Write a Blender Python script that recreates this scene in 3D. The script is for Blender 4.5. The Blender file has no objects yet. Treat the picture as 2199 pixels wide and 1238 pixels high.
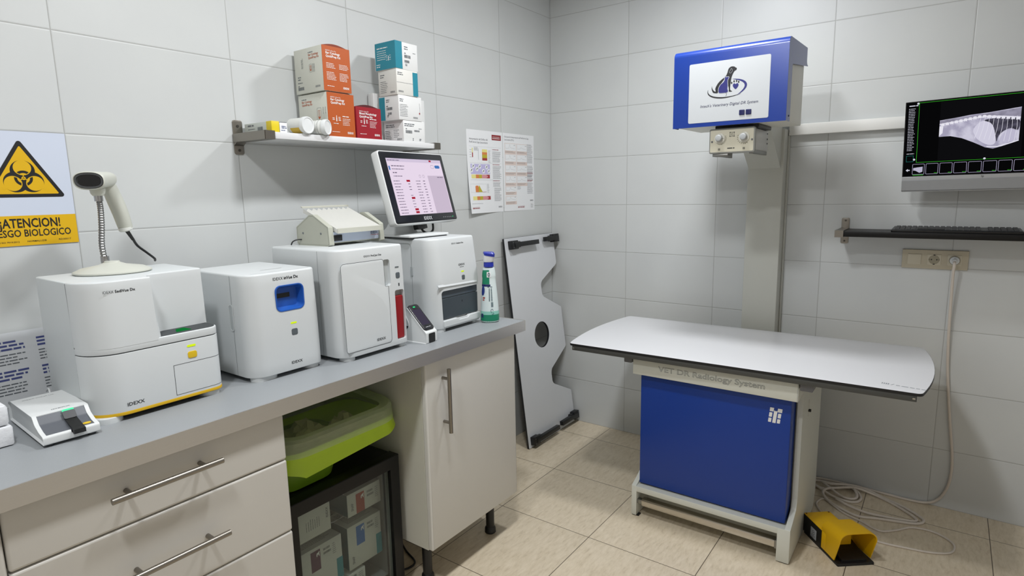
EXPO = -0.55
EMUL = 2 ** -EXPO
LAMPK = 6.0
LCOL = (.965, .98, 1.0)
LIGHTS = ((1.12, -.9, 24), (1.12, -1.95, 26), (1.12, -3.1, 26))
import bpy, bmesh, math, random
from mathutils import Vector, Matrix
from mathutils.geometry import tessellate_polygon
R = random.Random(11)
SC = bpy.context.scene
COL = SC.collection
PI = math.pi
D = math.radians

# ------------------------------------------------------------------ materials
def lin(h):
    h = h.lstrip('#')
    out = []
    for i in (0, 2, 4):
        c = int(h[i:i+2], 16) / 255
        out.append(c / 12.92 if c <= .04045 else ((c + .055) / 1.055) ** 2.4)
    return out + [1.0]

MATS = {}
def mat(name, hx, rough=.5, metal=0., spec=.5, var=.03, scale=40., bump=0., coat=0., trans=0., alpha=1., sss=0., stretch=None, emit=None, es=0.):
    if name in MATS: return MATS[name]
    m = bpy.data.materials.new(name); m.use_nodes = True
    nt = m.node_tree; b = nt.nodes['Principled BSDF']; L = nt.links
    c = lin(hx)
    tc = nt.nodes.new('ShaderNodeTexCoord'); nz = nt.nodes.new('ShaderNodeTexNoise')
    nz.inputs['Scale'].default_value = scale; nz.inputs['Detail'].default_value = 4
    if stretch:
        mp = nt.nodes.new('ShaderNodeMapping'); mp.inputs['Scale'].default_value = stretch
        L.new(tc.outputs['Object'], mp.inputs[0]); L.new(mp.outputs[0], nz.inputs[0])
    else:
        L.new(tc.outputs['Object'], nz.inputs[0])
    mx = nt.nodes.new('ShaderNodeMix'); mx.data_type = 'RGBA'
    mx.inputs[6].default_value = [max(0, v * (1 - var)) for v in c[:3]] + [1]
    mx.inputs[7].default_value = [min(1, v * (1 + var)) for v in c[:3]] + [1]
    L.new(nz.outputs['Fac'], mx.inputs[0]); L.new(mx.outputs[2], b.inputs['Base Color'])
    b.inputs['Roughness'].default_value = rough; b.inputs['Metallic'].default_value = metal
    b.inputs['Specular IOR Level'].default_value = spec
    b.inputs['Coat Weight'].default_value = coat; b.inputs['Coat Roughness'].default_value = .08
    b.inputs['Transmission Weight'].default_value = trans; b.inputs['Alpha'].default_value = alpha
    if sss:
        b.inputs['Subsurface Weight'].default_value = sss; b.inputs['Subsurface Radius'].default_value = (.02, .02, .02)
    if emit:
        b.inputs['Emission Color'].default_value = lin(emit); b.inputs['Emission Strength'].default_value = es
    if bump:
        bp = nt.nodes.new('ShaderNodeBump'); bp.inputs['Strength'].default_value = bump; bp.inputs['Distance'].default_value = .002
        L.new(nz.outputs['Fac'], bp.inputs['Height']); L.new(bp.outputs[0], b.inputs['Normal'])
    MATS[name] = m
    return m

def emat(name, hx, k=1.0, hx2=None, scale=30.):
    """something that gives off light (screens, indicator lamps)"""
    if name in MATS: return MATS[name]
    m = bpy.data.materials.new(name); m.use_nodes = True
    nt = m.node_tree; nt.nodes.remove(nt.nodes['Principled BSDF'])
    e = nt.nodes.new('ShaderNodeEmission'); e.inputs[0].default_value = lin(hx); e.inputs[1].default_value = k * EMUL
    if hx2:
        tc = nt.nodes.new('ShaderNodeTexCoord'); nz = nt.nodes.new('ShaderNodeTexNoise'); nz.inputs['Scale'].default_value = scale; nz.inputs['Detail'].default_value = 5
        rp = nt.nodes.new('ShaderNodeValToRGB'); rp.color_ramp.elements[0].color = lin(hx); rp.color_ramp.elements[1].color = lin(hx2)
        rp.color_ramp.elements[0].position = .38; rp.color_ramp.elements[1].position = .62
        nt.links.new(tc.outputs['Object'], nz.inputs[0]); nt.links.new(nz.outputs['Fac'], rp.inputs[0]); nt.links.new(rp.outputs[0], e.inputs[0])
    nt.links.new(e.outputs[0], nt.nodes['Material Output'].inputs[0])
    MATS[name] = m
    return m

def glassmat(name, tint='#ffffff', clear=.9, rough=.03):
    m = bpy.data.materials.new(name); m.use_nodes = True
    nt = m.node_tree; nt.nodes.remove(nt.nodes['Principled BSDF'])
    t = nt.nodes.new('ShaderNodeBsdfTransparent'); t.inputs[0].default_value = [clear * v for v in lin(tint)[:3]] + [1]
    g = nt.nodes.new('ShaderNodeBsdfGlossy'); g.inputs['Roughness'].default_value = rough
    f = nt.nodes.new('ShaderNodeLayerWeight'); f.inputs[0].default_value = .5
    pw = nt.nodes.new('ShaderNodeMath'); pw.operation = 'POWER'; pw.inputs[1].default_value = 4.; nt.links.new(f.outputs['Facing'], pw.inputs[0])
    ml = nt.nodes.new('ShaderNodeMath'); ml.operation = 'MULTIPLY_ADD'; ml.inputs[1].default_value = .6; ml.inputs[2].default_value = .035; nt.links.new(pw.outputs[0], ml.inputs[0])
    x = nt.nodes.new('ShaderNodeMixShader')
    nt.links.new(ml.outputs[0], x.inputs[0]); nt.links.new(t.outputs[0], x.inputs[1]); nt.links.new(g.outputs[0], x.inputs[2])
    nt.links.new(x.outputs[0], nt.nodes['Material Output'].inputs[0])
    MATS[name] = m
    return m

def tilemat(name, kind):
    """wall tile / floor tile with grout joints laid out in metres"""
    m = bpy.data.materials.new(name); m.use_nodes = True
    nt = m.node_tree; N = nt.nodes; L = nt.links; b = N['Principled BSDF']
    tc = N.new('ShaderNodeTexCoord'); sp = N.new('ShaderNodeSeparateXYZ'); L.new(tc.outputs['Object'], sp.inputs[0])
    def mth(op, a, bb=None, c=None):
        n = N.new('ShaderNodeMath'); n.operation = op
        for i, v in enumerate((a, bb, c)):
            if v is None: continue
            if isinstance(v, (int, float)): n.inputs[i].default_value = v
            else: L.new(v, n.inputs[i])
        return n.outputs[0]
    def dist(coord, off, per):                 # distance to the nearest joint
        t = mth('DIVIDE', mth('SUBTRACT', coord, off), per)
        fr = mth('SUBTRACT', t, mth('ROUND', t))
        return mth('MULTIPLY', mth('ABSOLUTE', fr), per), mth('FLOOR', t)
    if kind == 'left':   ua, uo, up, va, vo, vp = sp.outputs[1], -.4972, .4975, sp.outputs[2], 0., .27
    elif kind == 'back': ua, uo, up, va, vo, vp = sp.outputs[0], .4995, .5004, sp.outputs[2], 0., .27
    else:                ua, uo, up, va, vo, vp = sp.outputs[0], .4103, .4515, sp.outputs[1], -.1935, .4507
    du, iu = dist(ua, uo, up); dv, iv = dist(va, vo, vp)
    d = mth('MINIMUM', du, dv)
    wj = .0011 if kind != 'floor' else .0014
    mask = N.new('ShaderNodeMapRange'); mask.interpolation_type = 'SMOOTHSTEP'
    mask.inputs[1].default_value = wj * .55; mask.inputs[2].default_value = wj * 1.5; L.new(d, mask.inputs[0])
    hgt = N.new('ShaderNodeMapRange'); hgt.interpolation_type = 'SMOOTHSTEP'
    hgt.inputs[1].default_value = 0.; hgt.inputs[2].default_value = .0042; L.new(d, hgt.inputs[0])
    # one random tone per tile
    cell = N.new('ShaderNodeCombineXYZ'); L.new(iu, cell.inputs[0]); L.new(iv, cell.inputs[1])
    wn = N.new('ShaderNodeTexWhiteNoise'); wn.noise_dimensions = '3D'; L.new(cell.outputs[0], wn.inputs[0])
    mp = N.new('ShaderNodeMapping'); L.new(tc.outputs['Object'], mp.inputs[0])
    nz = N.new('ShaderNodeTexNoise'); nz.inputs['Detail'].default_value = 6; L.new(mp.outputs[0], nz.inputs[0])
    rp = N.new('ShaderNodeValToRGB'); E = rp.color_ramp.elements
    if kind == 'floor':
        add = N.new('ShaderNodeVectorMath'); add.operation = 'ADD'
        sc = N.new('ShaderNodeVectorMath'); sc.operation = 'SCALE'; sc.inputs[3].default_value = 3.; L.new(wn.outputs['Color'], sc.inputs[0])
        L.new(tc.outputs['Object'], add.inputs[0]); L.new(sc.outputs[0], add.inputs[1]); L.new(add.outputs[0], mp.inputs[0])
        mp.inputs['Scale'].default_value = (60., 16., 20.); nz.inputs['Scale'].default_value = 1.2; nz.inputs['Detail'].default_value = 9; nz.inputs['Roughness'].default_value = .7
        nz.inputs['Distortion'].default_value = .25
        E[0].position = .28; E[0].color = lin('#bcac93'); E[1].position = .66; E[1].color = lin('#ded1ba')
        e = E.new(.44); e.color = lin('#d2c4ab')
        base = rp.outputs[0]; grout = '#55493c'
    else:
        nz.inputs['Scale'].default_value = 3.
        E[0].position = .3; E[0].color = lin('#c6c9c9'); E[1].position = .7; E[1].color = lin('#cbcecd')
        base = rp.outputs[0]; grout = '#a3a4a2'
    L.new(nz.outputs['Fac'], rp.inputs[0])
    hv = N.new('ShaderNodeHueSaturation'); L.new(base, hv.inputs['Color'])
    L.new(mth('ADD', mth('MULTIPLY', wn.outputs['Value'], .04 if kind != 'floor' else .07), .98 if kind != 'floor' else .95), hv.inputs['Value'])
    mx = N.new('ShaderNodeMix'); mx.data_type = 'RGBA'
    mx.inputs[6].default_value = lin(grout); L.new(hv.outputs[0], mx.inputs[7]); L.new(mask.outputs[0], mx.inputs[0])
    L.new(mx.outputs[2], b.inputs['Base Color'])
    b.inputs['Roughness'].default_value = .42 if kind != 'floor' else .33
    bp = N.new('ShaderNodeBump'); bp.inputs['Strength'].default_value = .55; bp.inputs['Distance'].default_value = .0014
    if kind == 'floor':
        bp.inputs['Strength'].default_value = .35
    L.new(hgt.outputs[0], bp.inputs['Height'])
    if kind != 'floor':
        # a hardly visible woven relief on the matt wall tile
        wv = N.new('ShaderNodeTexNoise'); wv.inputs['Scale'].default_value = 1.; wv.inputs['Detail'].default_value = 2
        m2 = N.new('ShaderNodeMapping'); m2.inputs['Scale'].default_value = (30, 30, 260); L.new(tc.outputs['Object'], m2.inputs[0]); L.new(m2.outputs[0], wv.inputs[0])
        b2 = N.new('ShaderNodeBump'); b2.inputs['Strength'].default_value = .05; b2.inputs['Distance'].default_value = .001
        L.new(wv.outputs['Fac'], b2.inputs['Height']); L.new(bp.outputs[0], b2.inputs['Normal']); L.new(b2.outputs[0], b.inputs['Normal'])
    else:
        L.new(bp.outputs[0], b.inputs['Normal'])
    MATS[name] = m
    return m

# ------------------------------------------------------------------ mesh building
def rpoly(pts, seg=6):
    """closed polygon with rounded corners; pts = (x, y, r)"""
    out = []; n = len(pts)
    for i in range(n):
        p = Vector(pts[i][:2]); r = pts[i][2] if len(pts[i]) > 2 else 0
        if r <= 1e-6: out.append((p.x, p.y)); continue
        a = (Vector(pts[i-1][:2]) - p); b = (Vector(pts[(i+1) % n][:2]) - p)
        la, lb = a.length, b.length; a /= la; b /= lb
        ang = a.angle(b)
        t = min(r / math.tan(ang / 2), .49 * la, .49 * lb); rr = t * math.tan(ang / 2)
        c = p + (a + b).normalized() * (rr / math.sin(ang / 2))
        v0 = p + a * t - c; v1 = p + b * t - c
        a0 = math.atan2(v0.y, v0.x); da = math.atan2(v1.y, v1.x) - a0
        while da > PI: da -= 2 * PI
        while da < -PI: da += 2 * PI
        for k in range(seg + 1):
            q = a0 + da * k / seg
            out.append((c.x + rr * math.cos(q), c.y + rr * math.sin(q)))
    return out

def rr(x0, x1, y0, y1, r=0., seg=5):
    if isinstance(r, (int, float)): r = (r,) * 4
    return rpoly([(x0, y0, r[0]), (x1, y0, r[1]), (x1, y1, r[2]), (x0, y1, r[3])], seg)

def circ(cx, cy, r, n=32, ry=None):
    ry = ry or r
    return [(cx + r * math.cos(2*PI*i/n), cy + ry * math.sin(2*PI*i/n)) for i in range(n)]

def area2(p): return sum(p[i-1][0] * p[i][1] - p[i][0] * p[i-1][1] for i in range(len(p)))

def inset(pts, d):
    n = len(pts); out = []
    s = 1 if area2(pts) > 0 else -1
    for i in range(n):
        p = Vector(pts[i]); a = p - Vector(pts[i-1]); b = Vector(pts[(i+1) % n]) - p
        if a.length < 1e-9: a = b
        if b.length < 1e-9: b = a
        na = Vector((-a.y, a.x)).normalized() * s; nb = Vector((-b.y, b.x)).normalized() * s
        m = na + nb
        if m.length < 1e-6: m = na
        m.normalize(); c = max(.35, m.dot(na))
        q = p + m * (d / c); out.append((q.x, q.y))
    return out

I4 = Matrix.Identity(4)
def FR(x=0, z=0, y=0):            # drawing plane on a front face (normal -y): u right, v up, w out
    return Matrix(((1, 0, 0, x), (0, 0, -1, y), (0, 1, 0, z), (0, 0, 0, 1)))
def LF(x=0, y=0, z=0):            # drawing plane on a left face (normal -x): u runs towards the front, v up
    return Matrix(((0, 0, -1, x), (-1, 0, 0, y), (0, 1, 0, z), (0, 0, 0, 1)))
def RF(x=0, y=0, z=0):            # right face (normal +x): u runs towards the back, v up
    return Matrix(((0, 0, 1, x), (1, 0, 0, y), (0, 1, 0, z), (0, 0, 0, 1)))
def TP(x=0, y=0, z=0, a=0):       # top face (normal +z)
    return Matrix.Translation((x, y, z)) @ Matrix.Rotation(a, 4, 'Z')
def BASIS(o, r, u, n):
    r, u, n = Vector(r), Vector(u), Vector(n)
    return Matrix(((r.x, u.x, n.x, o[0]), (r.y, u.y, n.y, o[1]), (r.z, u.z, n.z, o[2]), (0, 0, 0, 1)))

class MB:
    def __init__(s): s.bm = bmesh.new()
    def face(s, vs):
        try: return s.bm.faces.new(vs)
        except ValueError: return None
    def rings(s, rings, c0=True, c1=True, closed=True):
        V = [[s.bm.verts.new(p) for p in r] for r in rings]
        n = len(V[0])
        for a, b in zip(V, V[1:]):
            for i in range(n if closed else n - 1):
                j = (i + 1) % n
                s.face((a[i], a[j], b[j], b[i]))
        for flag, r, rev in ((c0, V[0], True), (c1, V[-1], False)):
            if not flag: continue
            s.cap(r, rev)
        return s
    def cap(s, r, rev=False):
        co = [v.co for v in r]
        for t in tessellate_polygon([co]):
            s.face([r[i] for i in (reversed(t) if rev else t)])
    def plan(s, pts, z0, z1, b0=0., b1=0., M=I4, seg=3, fn=None):
        """polygon extruded from z0 to z1 with rounded lower / upper edges"""
        if area2(pts) < 0: pts = pts[::-1]
        R_ = []
        if b0 > 0:
            for k in range(seg + 1):
                a = PI / 2 * k / seg
                R_.append((inset(pts, b0 * (1 - math.sin(a))), z0 + b0 * (1 - math.cos(a))))
        else: R_.append((pts, z0))
        if fn:
            for k in range(1, 10): R_.append((pts, z0 + b0 + (z1 - b1 - z0 - b0) * k / 10))
        if b1 > 0:
            for k in range(seg + 1):
                a = PI / 2 * k / seg
                R_.append((inset(pts, b1 * (1 - math.cos(a))), z1 - b1 * (1 - math.sin(a))))
        else: R_.append((pts, z1))
        out = []
        for P_, z in R_:
            row = []
            for x, y in P_:
                v = Vector((x, y, z))
                if fn: v = Vector(fn(*v))
                row.append(M @ v)
            out.append(row)
        s.rings(out)
        return s
    def box(s, x0, x1, y0, y1, z0, z1, r=0., M=I4, seg=2):
        if r <= 0: return s.plan([(x0, y0), (x1, y0), (x1, y1), (x0, y1)], z0, z1, M=M)
        r = min(r, (x1-x0)*.49, (y1-y0)*.49, (z1-z0)*.49)
        return s.plan(rr(x0, x1, y0, y1, r, seg + 1), z0, z1, r, r, M, seg)
    def flat(s, pts, w=0., M=I4):
        if area2(pts) < 0: pts = pts[::-1]
        s.cap([s.bm.verts.new(M @ Vector((x, y, w))) for x, y in pts]); return s
    def frame(s, outer, inner, w0, w1, M=I4):
        """flat ring between two polygons of the same vertex count"""
        for P_ in (outer, inner):
            if area2(P_) < 0: P_.reverse()
        f = lambda P_, w: [M @ Vector((x, y, w)) for x, y in P_]
        s.rings([f(inner, w0), f(inner, w1), f(outer, w1), f(outer, w0), f(inner, w0)], False, False); return s
    def line(s, pts, w, z=0., M=I4, closed=False):
        """thin flat ribbon along a polyline"""
        pts = [Vector(p) for p in pts]; n = len(pts); Lr = []; Rr = []
        for i in range(n):
            a = pts[i] - pts[i-1] if (i > 0 or closed) else pts[1] - pts[0]
            b = pts[(i+1) % n] - pts[i] if (i < n-1 or closed) else a
            t = (a.normalized() + b.normalized())
            if t.length < 1e-6: t = a
            t.normalize(); nn = Vector((-t.y, t.x)) * (w / 2) / max(.4, abs(t.dot(a.normalized())))
            Lr.append(M @ Vector((*(pts[i] + nn), z))); Rr.append(M @ Vector((*(pts[i] - nn), z)))
        V = [[s.bm.verts.new(p) for p in r] for r in (Rr, Lr)]
        for i in range(n if closed else n-1):
            j = (i+1) % n; s.face((V[0][i], V[0][j], V[1][j], V[1][i]))
        return s
    def tube(s, path, r, n=8, caps=True, r1=None):
        path = [Vector(p) for p in path]; m = len(path); T = []
        for i in range(m):
            a = path[max(0, i-1)]; b = path[min(m-1, i+1)]; T.append((b - a).normalized())
        u = T[0].orthogonal().normalized(); rows = []
        for i in range(m):
            u = (u - T[i] * u.dot(T[i]))
            if u.length < 1e-6: u = T[i].orthogonal()
            u.normalize(); v = T[i].cross(u)
            q = r if r1 is None else r + (r1 - r) * i / (m - 1)
            if isinstance(r, (list, tuple)): q = r[i]
            rows.append([path[i] + u * q * math.cos(2*PI*k/n) + v * q * math.sin(2*PI*k/n) for k in range(n)])
        s.rings(rows, caps, caps); return s
    def cyl(s, p0, p1, r, r1=None, n=24): return s.tube([p0, p1], r, n, True, r1)
    def lathe(s, prof, M=I4, n=32, sx=1., sy=1.):
        rows = [[M @ Vector((r * sx * math.cos(2*PI*k/n), r * sy * math.sin(2*PI*k/n), z)) for k in range(n)] for r, z in prof]
        s.rings(rows); return s
    def text(s, st, M=I4, size=.01, bold=0., shear=0., width=None, align='LEFT', outline=0.):
        cu = bpy.data.curves.new('t', 'FONT'); cu.body = st; cu.size = size; cu.shear = shear; cu.align_x = align
        cu.resolution_u = 2 if not outline else 3
        if outline: cu.fill_mode = 'NONE'; cu.bevel_depth = outline; cu.bevel_resolution = 0
        elif bold: cu.offset = bold * size
        o = bpy.data.objects.new('t', cu); COL.objects.link(o)
        me = bpy.data.meshes.new_from_object(o.evaluated_get(bpy.context.evaluated_depsgraph_get()))
        bpy.data.objects.remove(o); bpy.data.curves.remove(cu)
        sx = 1.
        if width and len(me.vertices):
            xs = [v.co.x for v in me.vertices]; sx = width / (max(xs) - min(xs))
        me.transform(M @ Matrix.Diagonal((sx, 1, 1, 1))); s.bm.from_mesh(me); bpy.data.meshes.remove(me); return s
    def words(s, M, x, y, w, rows, pitch, h, rnd=R, fill=.9, z=0.):
        """rows of tiny word marks, as fine print looks from a distance"""
        for k in range(rows):
            px = x; end = x + w * (fill - .25 * rnd.random())
            while px < end:
                q = min(end - px, h * rnd.uniform(1.5, 6))
                if q > h * .6: s.flat([(px, y - k*pitch), (px+q, y - k*pitch), (px+q, y - k*pitch + h), (px, y - k*pitch + h)], z, M)
                px += q + h * .7
        return s
    def bars(s, M, x, y, w, h, rnd=R, z=0.):
        px = x
        while px < x + w:
            q = rnd.choice((.0006, .0009, .0014)); q = min(q, x + w - px)
            s.flat([(px, y), (px+q, y), (px+q, y+h), (px, y+h)], z, M); px += q + rnd.choice((.0006, .001))
        return s
    def rect(s, x0, x1, y0, y1, M=I4, z=0.): return s.flat([(x0, y0), (x1, y0), (x1, y1), (x0, y1)], z, M)
    def apply(s, fn):
        for v in s.bm.verts: v.co = fn(v.co)
        return s
    def xf(s, M):
        for v in s.bm.verts: v.co = M @ v.co
        return s
    def tomesh(s, name='m'):
        bmesh.ops.remove_doubles(s.bm, verts=s.bm.verts, dist=1e-6)
        me = bpy.data.meshes.new(name); s.bm.to_mesh(me); return me
    def cut(s, *others):
        """boolean difference with solid cutters"""
        bmesh.ops.recalc_face_normals(s.bm, faces=s.bm.faces)
        o = bpy.data.objects.new('a', s.tomesh()); COL.objects.link(o); tmp = []
        for c in others:
            bmesh.ops.recalc_face_normals(c.bm, faces=c.bm.faces)
            k = bpy.data.objects.new('b', c.tomesh()); COL.objects.link(k); tmp.append(k)
            md = o.modifiers.new('b', 'BOOLEAN'); md.operation = 'DIFFERENCE'; md.object = k; md.solver = 'EXACT'
        me = bpy.data.meshes.new_from_object(o.evaluated_get(bpy.context.evaluated_depsgraph_get()))
        s.bm.free(); s.bm = bmesh.new(); s.bm.from_mesh(me); bpy.data.meshes.remove(me)
        for k in tmp + [o]: bpy.data.objects.remove(k)
        return s

def P(name, mb, m, parent=None, label=None, smooth=32, kind=None, recalc=True):
    if recalc: bmesh.ops.recalc_face_normals(mb.bm, faces=mb.bm.faces)
    me = mb.tomesh(name); mb.bm.free()
    for p in me.polygons: p.use_smooth = True
    me.set_sharp_from_angle(angle=D(smooth))
    me.materials.append(m)
    o = bpy.data.objects.new(name, me); COL.objects.link(o)
    if parent: o.parent = parent
    if label: o['label'] = label
    if kind: o['kind'] = kind
    return o

def flatP(name, mb, m, parent, label=None): return P(name, mb, m, parent, label, recalc=False)
def flatPs(name, mb, m, parent, gap=.012, label=None):
    """printing that stands in separate blocks: one part per block"""
    fs = [(f, [min(v.co[i] for v in f.verts) - gap for i in range(3)], [max(v.co[i] for v in f.verts) + gap for i in range(3)]) for f in mb.bm.faces]
    par = list(range(len(fs)))
    def root(i):
        while par[i] != i: par[i] = par[par[i]]; i = par[i]
        return i
    for i in range(len(fs)):
        for j in range(i):
            if all(fs[i][1][k] <= fs[j][2][k] - gap and fs[j][1][k] <= fs[i][2][k] - gap for k in range(3)): par[root(i)] = root(j)
    groups = {}
    for i in range(len(fs)): groups.setdefault(root(i), []).append(fs[i][0])
    for g in groups.values():
        q = MB(); mp = {}
        for f in g:
            for v in f.verts:
                if v not in mp: mp[v] = q.bm.verts.new(v.co)
            q.face([mp[v] for v in f.verts])
        flatP(name, q, m, parent, label)
    mb.bm.free()

def thing(name, label, cat, loc=(0, 0, 0), rz=0., group=None, M=None):
    o = bpy.data.objects.new(name, None); COL.objects.link(o); o.empty_display_size = .05
    if M is not None: o.matrix_world = M
    else: o.location = loc; o.rotation_euler = (0, 0, rz)
    o['label'] = label; o['category'] = cat
    if group: o['group'] = group
    return o
LW = PI / 2          # things on the left wall look towards +x
def tag(o, label, cat, group=None):
    o['label'] = label; o['category'] = cat
    if group: o['group'] = group
    return o
def struct(name, mb, m):
    o = P(name, mb, m); o['kind'] = 'structure'; return o
def dup(root, loc, label, group=None, rz=None):
    r = root.copy(); COL.objects.link(r); r.location = loc; r['label'] = label
    if rz is not None: r.rotation_euler = (0, 0, rz)
    if group: r['group'] = group
    for ch in list(root.children):
        c = ch.copy(); COL.objects.link(c); c.parent = r
        for g in ch.children:
            d = g.copy(); COL.objects.link(d); d.parent = c
    return r

def bez(pts, n=8):
    """Catmull-Rom through the points"""
    pts = [Vector(p) for p in pts]; out = []
    for i in range(len(pts) - 1):
        p0 = pts[max(0, i-1)]; p1 = pts[i]; p2 = pts[i+1]; p3 = pts[min(len(pts)-1, i+2)]
        for k in range(n):
            t = k / n
            out.append(.5 * ((2*p1) + (p2-p0)*t + (2*p0-5*p1+4*p2-p3)*t*t + (3*p1-p0-3*p2+p3)*t**3))
    out.append(pts[-1]); return out

# palette
WHITE = mat('white_plastic', '#dcdfdf', .42, var=.01)
WARMW = mat('warm_white_plastic', '#d6d6cd', .45, var=.015)
PALEG = mat('pale_grey_green_plastic', '#c9cabd', .5, var=.015)
ENAMEL = mat('grey_white_enamel', '#d2d4cb', .4, var=.015)
COLGREY = mat('column_grey_enamel', '#b9bab2', .42, var=.015)
SEAM = mat('dark_seam', '#3c4042', .7)
INK = mat('black_ink', '#1f2326', .6)
GREYINK = mat('grey_ink', '#6d7276', .6)
BLACK = mat('black_plastic', '#141516', .42)
DARK = mat('charcoal_plastic', '#34393d', .4)
STEEL = mat('brushed_steel', '#8f8a82', .34, 1., var=.06, scale=12, stretch=(4, 60, 60))
CHROME = mat('chrome', '#b2b2b2', .18, 1.)
BTN = mat('slate_button', '#575e63', .5)
LEDY = emat('yellow_green_lamp', '#d6f01e', 1.0)
LEDG = emat('green_lamp', '#3fe08a', 1.0)
PAPER = mat('white_paper', '#e6e8ea', .6, var=.008)
WHITEINK = mat('white_ink', '#e8e8e6', .6)
# ------------------------------------------------------------------ camera
yw, pt, ro = .63194, -.16254, -.01941
fwd = Vector((-math.cos(pt) * math.sin(yw), math.cos(pt) * math.cos(yw), math.sin(pt)))
rgt = Vector((math.cos(yw), math.sin(yw), 0)); up = rgt.cross(fwd)
r2 = math.cos(ro) * rgt + math.sin(ro) * up; u2 = -math.sin(ro) * rgt + math.cos(ro) * up
cam = bpy.data.cameras.new('camera'); co = bpy.data.objects.new('camera', cam); COL.objects.link(co)
co.matrix_world = Matrix(((r2.x, u2.x, -fwd.x, 1.9777), (r2.y, u2.y, -fwd.y, -3.1279), (r2.z, u2.z, -fwd.z, 1.4436), (0, 0, 0, 1)))
cam.sensor_width = 36; cam.lens = 36 * 1281.44 / 2199; cam.clip_start = .05
SC.camera = co
vs = SC.view_settings; vs.view_transform = 'Standard'; vs.look = 'None'; vs.gamma = 1; vs.exposure = EXPO; vs.use_curve_mapping = False
w = bpy.data.worlds.new('world'); SC.world = w; w.use_nodes = True
w.node_tree.nodes['Background'].inputs[0].default_value = (.05, .05, .05, 1)

# ------------------------------------------------------------------ room
XR, YF, ZC = 3.05, -4.3, 2.62
struct('floor', MB().box(-.1, XR + .1, YF - .1, .1, -.1, 0), tilemat('floor_tile', 'floor'))
struct('wall_left', MB().box(-.1, 0, YF - .1, .1, 0, ZC), tilemat('wall_tile_side', 'left'))
struct('wall_back', MB().box(0, XR, 0, .1, 0, ZC), tilemat('wall_tile_end', 'back'))
struct('wall_right', MB().box(XR, XR + .1, YF - .1, .1, 0, ZC), mat('wall_paint', '#d9d6d3', .7, var=.01))
struct('wall_front', MB().box(0, XR, YF - .1, YF, 0, ZC), MATS['wall_paint'])
struct('ceiling', MB().box(-.1, XR + .1, YF - .1, .1, ZC, ZC + .1), mat('ceiling_paint', '#e4e4e2', .8, var=.01))
# white cable trunking across the end wall: runs from the column to behind the screen
struct('trim_1', MB().box(1.338, 2.75, -.032, 0, 1.672, 1.722, .003), mat('trunking_white', '#dcdcd8', .45, var=.01))

# round ceiling lights (out of frame above)
LAMPM = emat('lamp_diffuser', '#fbfaf6', LAMPK)
for i, (x, y, e) in enumerate(LIGHTS):
    t = thing('ceiling_light', 'round white recessed ceiling light above the ' + ('back wall', 'middle of the room', 'camera')[i], 'ceiling light', (x, y, ZC), group='round ceiling lights')
    P('trim_ring', MB().frame(circ(0, 0, .135, 40), circ(0, 0, .112, 40), -.012, -.0005), mat('lamp_ring', '#e8e8e8', .4), t)
    P('diffuser', MB().flat(circ(0, 0, .111, 40), -.004), LAMPM, t)
    la = bpy.data.lights.new('lamp', 'AREA'); la.shape = 'DISK'; la.size = .2; la.energy = e; la.color = LCOL
    lo = bpy.data.objects.new('lamp', la); COL.objects.link(lo); lo.location = (x, y, ZC - .02)
# ================================================================== counter and cabinets
T = .9135
# worktop
t = thing('worktop', 'grey laminate worktop with aluminium front edge carrying the white analysers', 'worktop', (0, -1.163, 0), LW)
# local: x along +y (0 = far end), y = towards the wall (0 at wall plane means x_world=0 -> ly=0 ), so world x = -ly
P('laminate_top', MB().box(-2.6, 0, -.598, -.002, .872, T), mat('grey_laminate', '#94989b', .42, var=.09, scale=500), t)
ALU = mat('aluminium_edge', '#cdcbc8', .42, 1., var=.04, scale=8, stretch=(2, 60, 90))
P('front_edge', MB().box(-2.6, .0, -.6015, -.598, .8705, T + .0005), ALU, t, 'brushed aluminium strip on the front edge')
P('end_cap', MB().box(0, .0035, -.6015, -.002, .8705, T + .0008), mat('worn_aluminium', '#c9c6bc', .4, .9, var=.12, scale=30), t, 'worn aluminium cap on the far end')

CREAM = mat('cream_foil_front', '#cbc8c1', .4, var=.01)
CWHITE = mat('white_foil_front', '#d6d5d0', .38, var=.01)
CARC = mat('carcass_white', '#cfcec2', .5, var=.015)
def bar_handle(parent, horizontal, a0, a1, c, p0, p1, y=-.0):
    """steel bar handle: bar between a0..a1, posts at p0 / p1; front surface at y"""
    m = MB(); yb = y - .032
    f = (lambda a, yy: (a, yy, c)) if horizontal else (lambda a, yy: (c, yy, a))
    m.cyl(f(a0, yb), f(a1, yb), .007, n=20)
    h = P('handle', m, STEEL, parent, 'brushed steel bar handle')
    for p in (p0, p1): P('handle_post', MB().cyl(f(p, y + .002), f(p, yb), .0056, n=14), STEEL, h)
# drawer cabinet : front plane x=.562 ; y -2.858 .. -2.258 ; local x 0..0.6 from left, local y 0 = front plane
t = thing('drawer_cabinet', 'cream unit with wide drawers and bar handles under the worktop beside the mini fridge', 'cabinet', (.581, -2.862, 0), LW)
P('carcass', MB().box(.0, .596, .02, .57, .1, .869), CARC, t)
P('plinth', MB().box(.0, .596, .06, .5, 0, .099), mat('plinth_cream', '#c2bcb2', .5), t)
zs = [(.7375, .8685), (.530, .735), (.32, .5275), (.11, .3175)]
for i, (z0, z1) in enumerate(zs):
    d = P('drawer_front', MB().plan(rr(0, .596, z0, z1, .006), -.019, 0, 0, .006, M=FR(0, 0, 0)), CREAM, t)
    zc = (.8165, .628, .42, .21)[i]
    bar_handle(d, True, .171, .409, zc, .210, .369)
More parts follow.
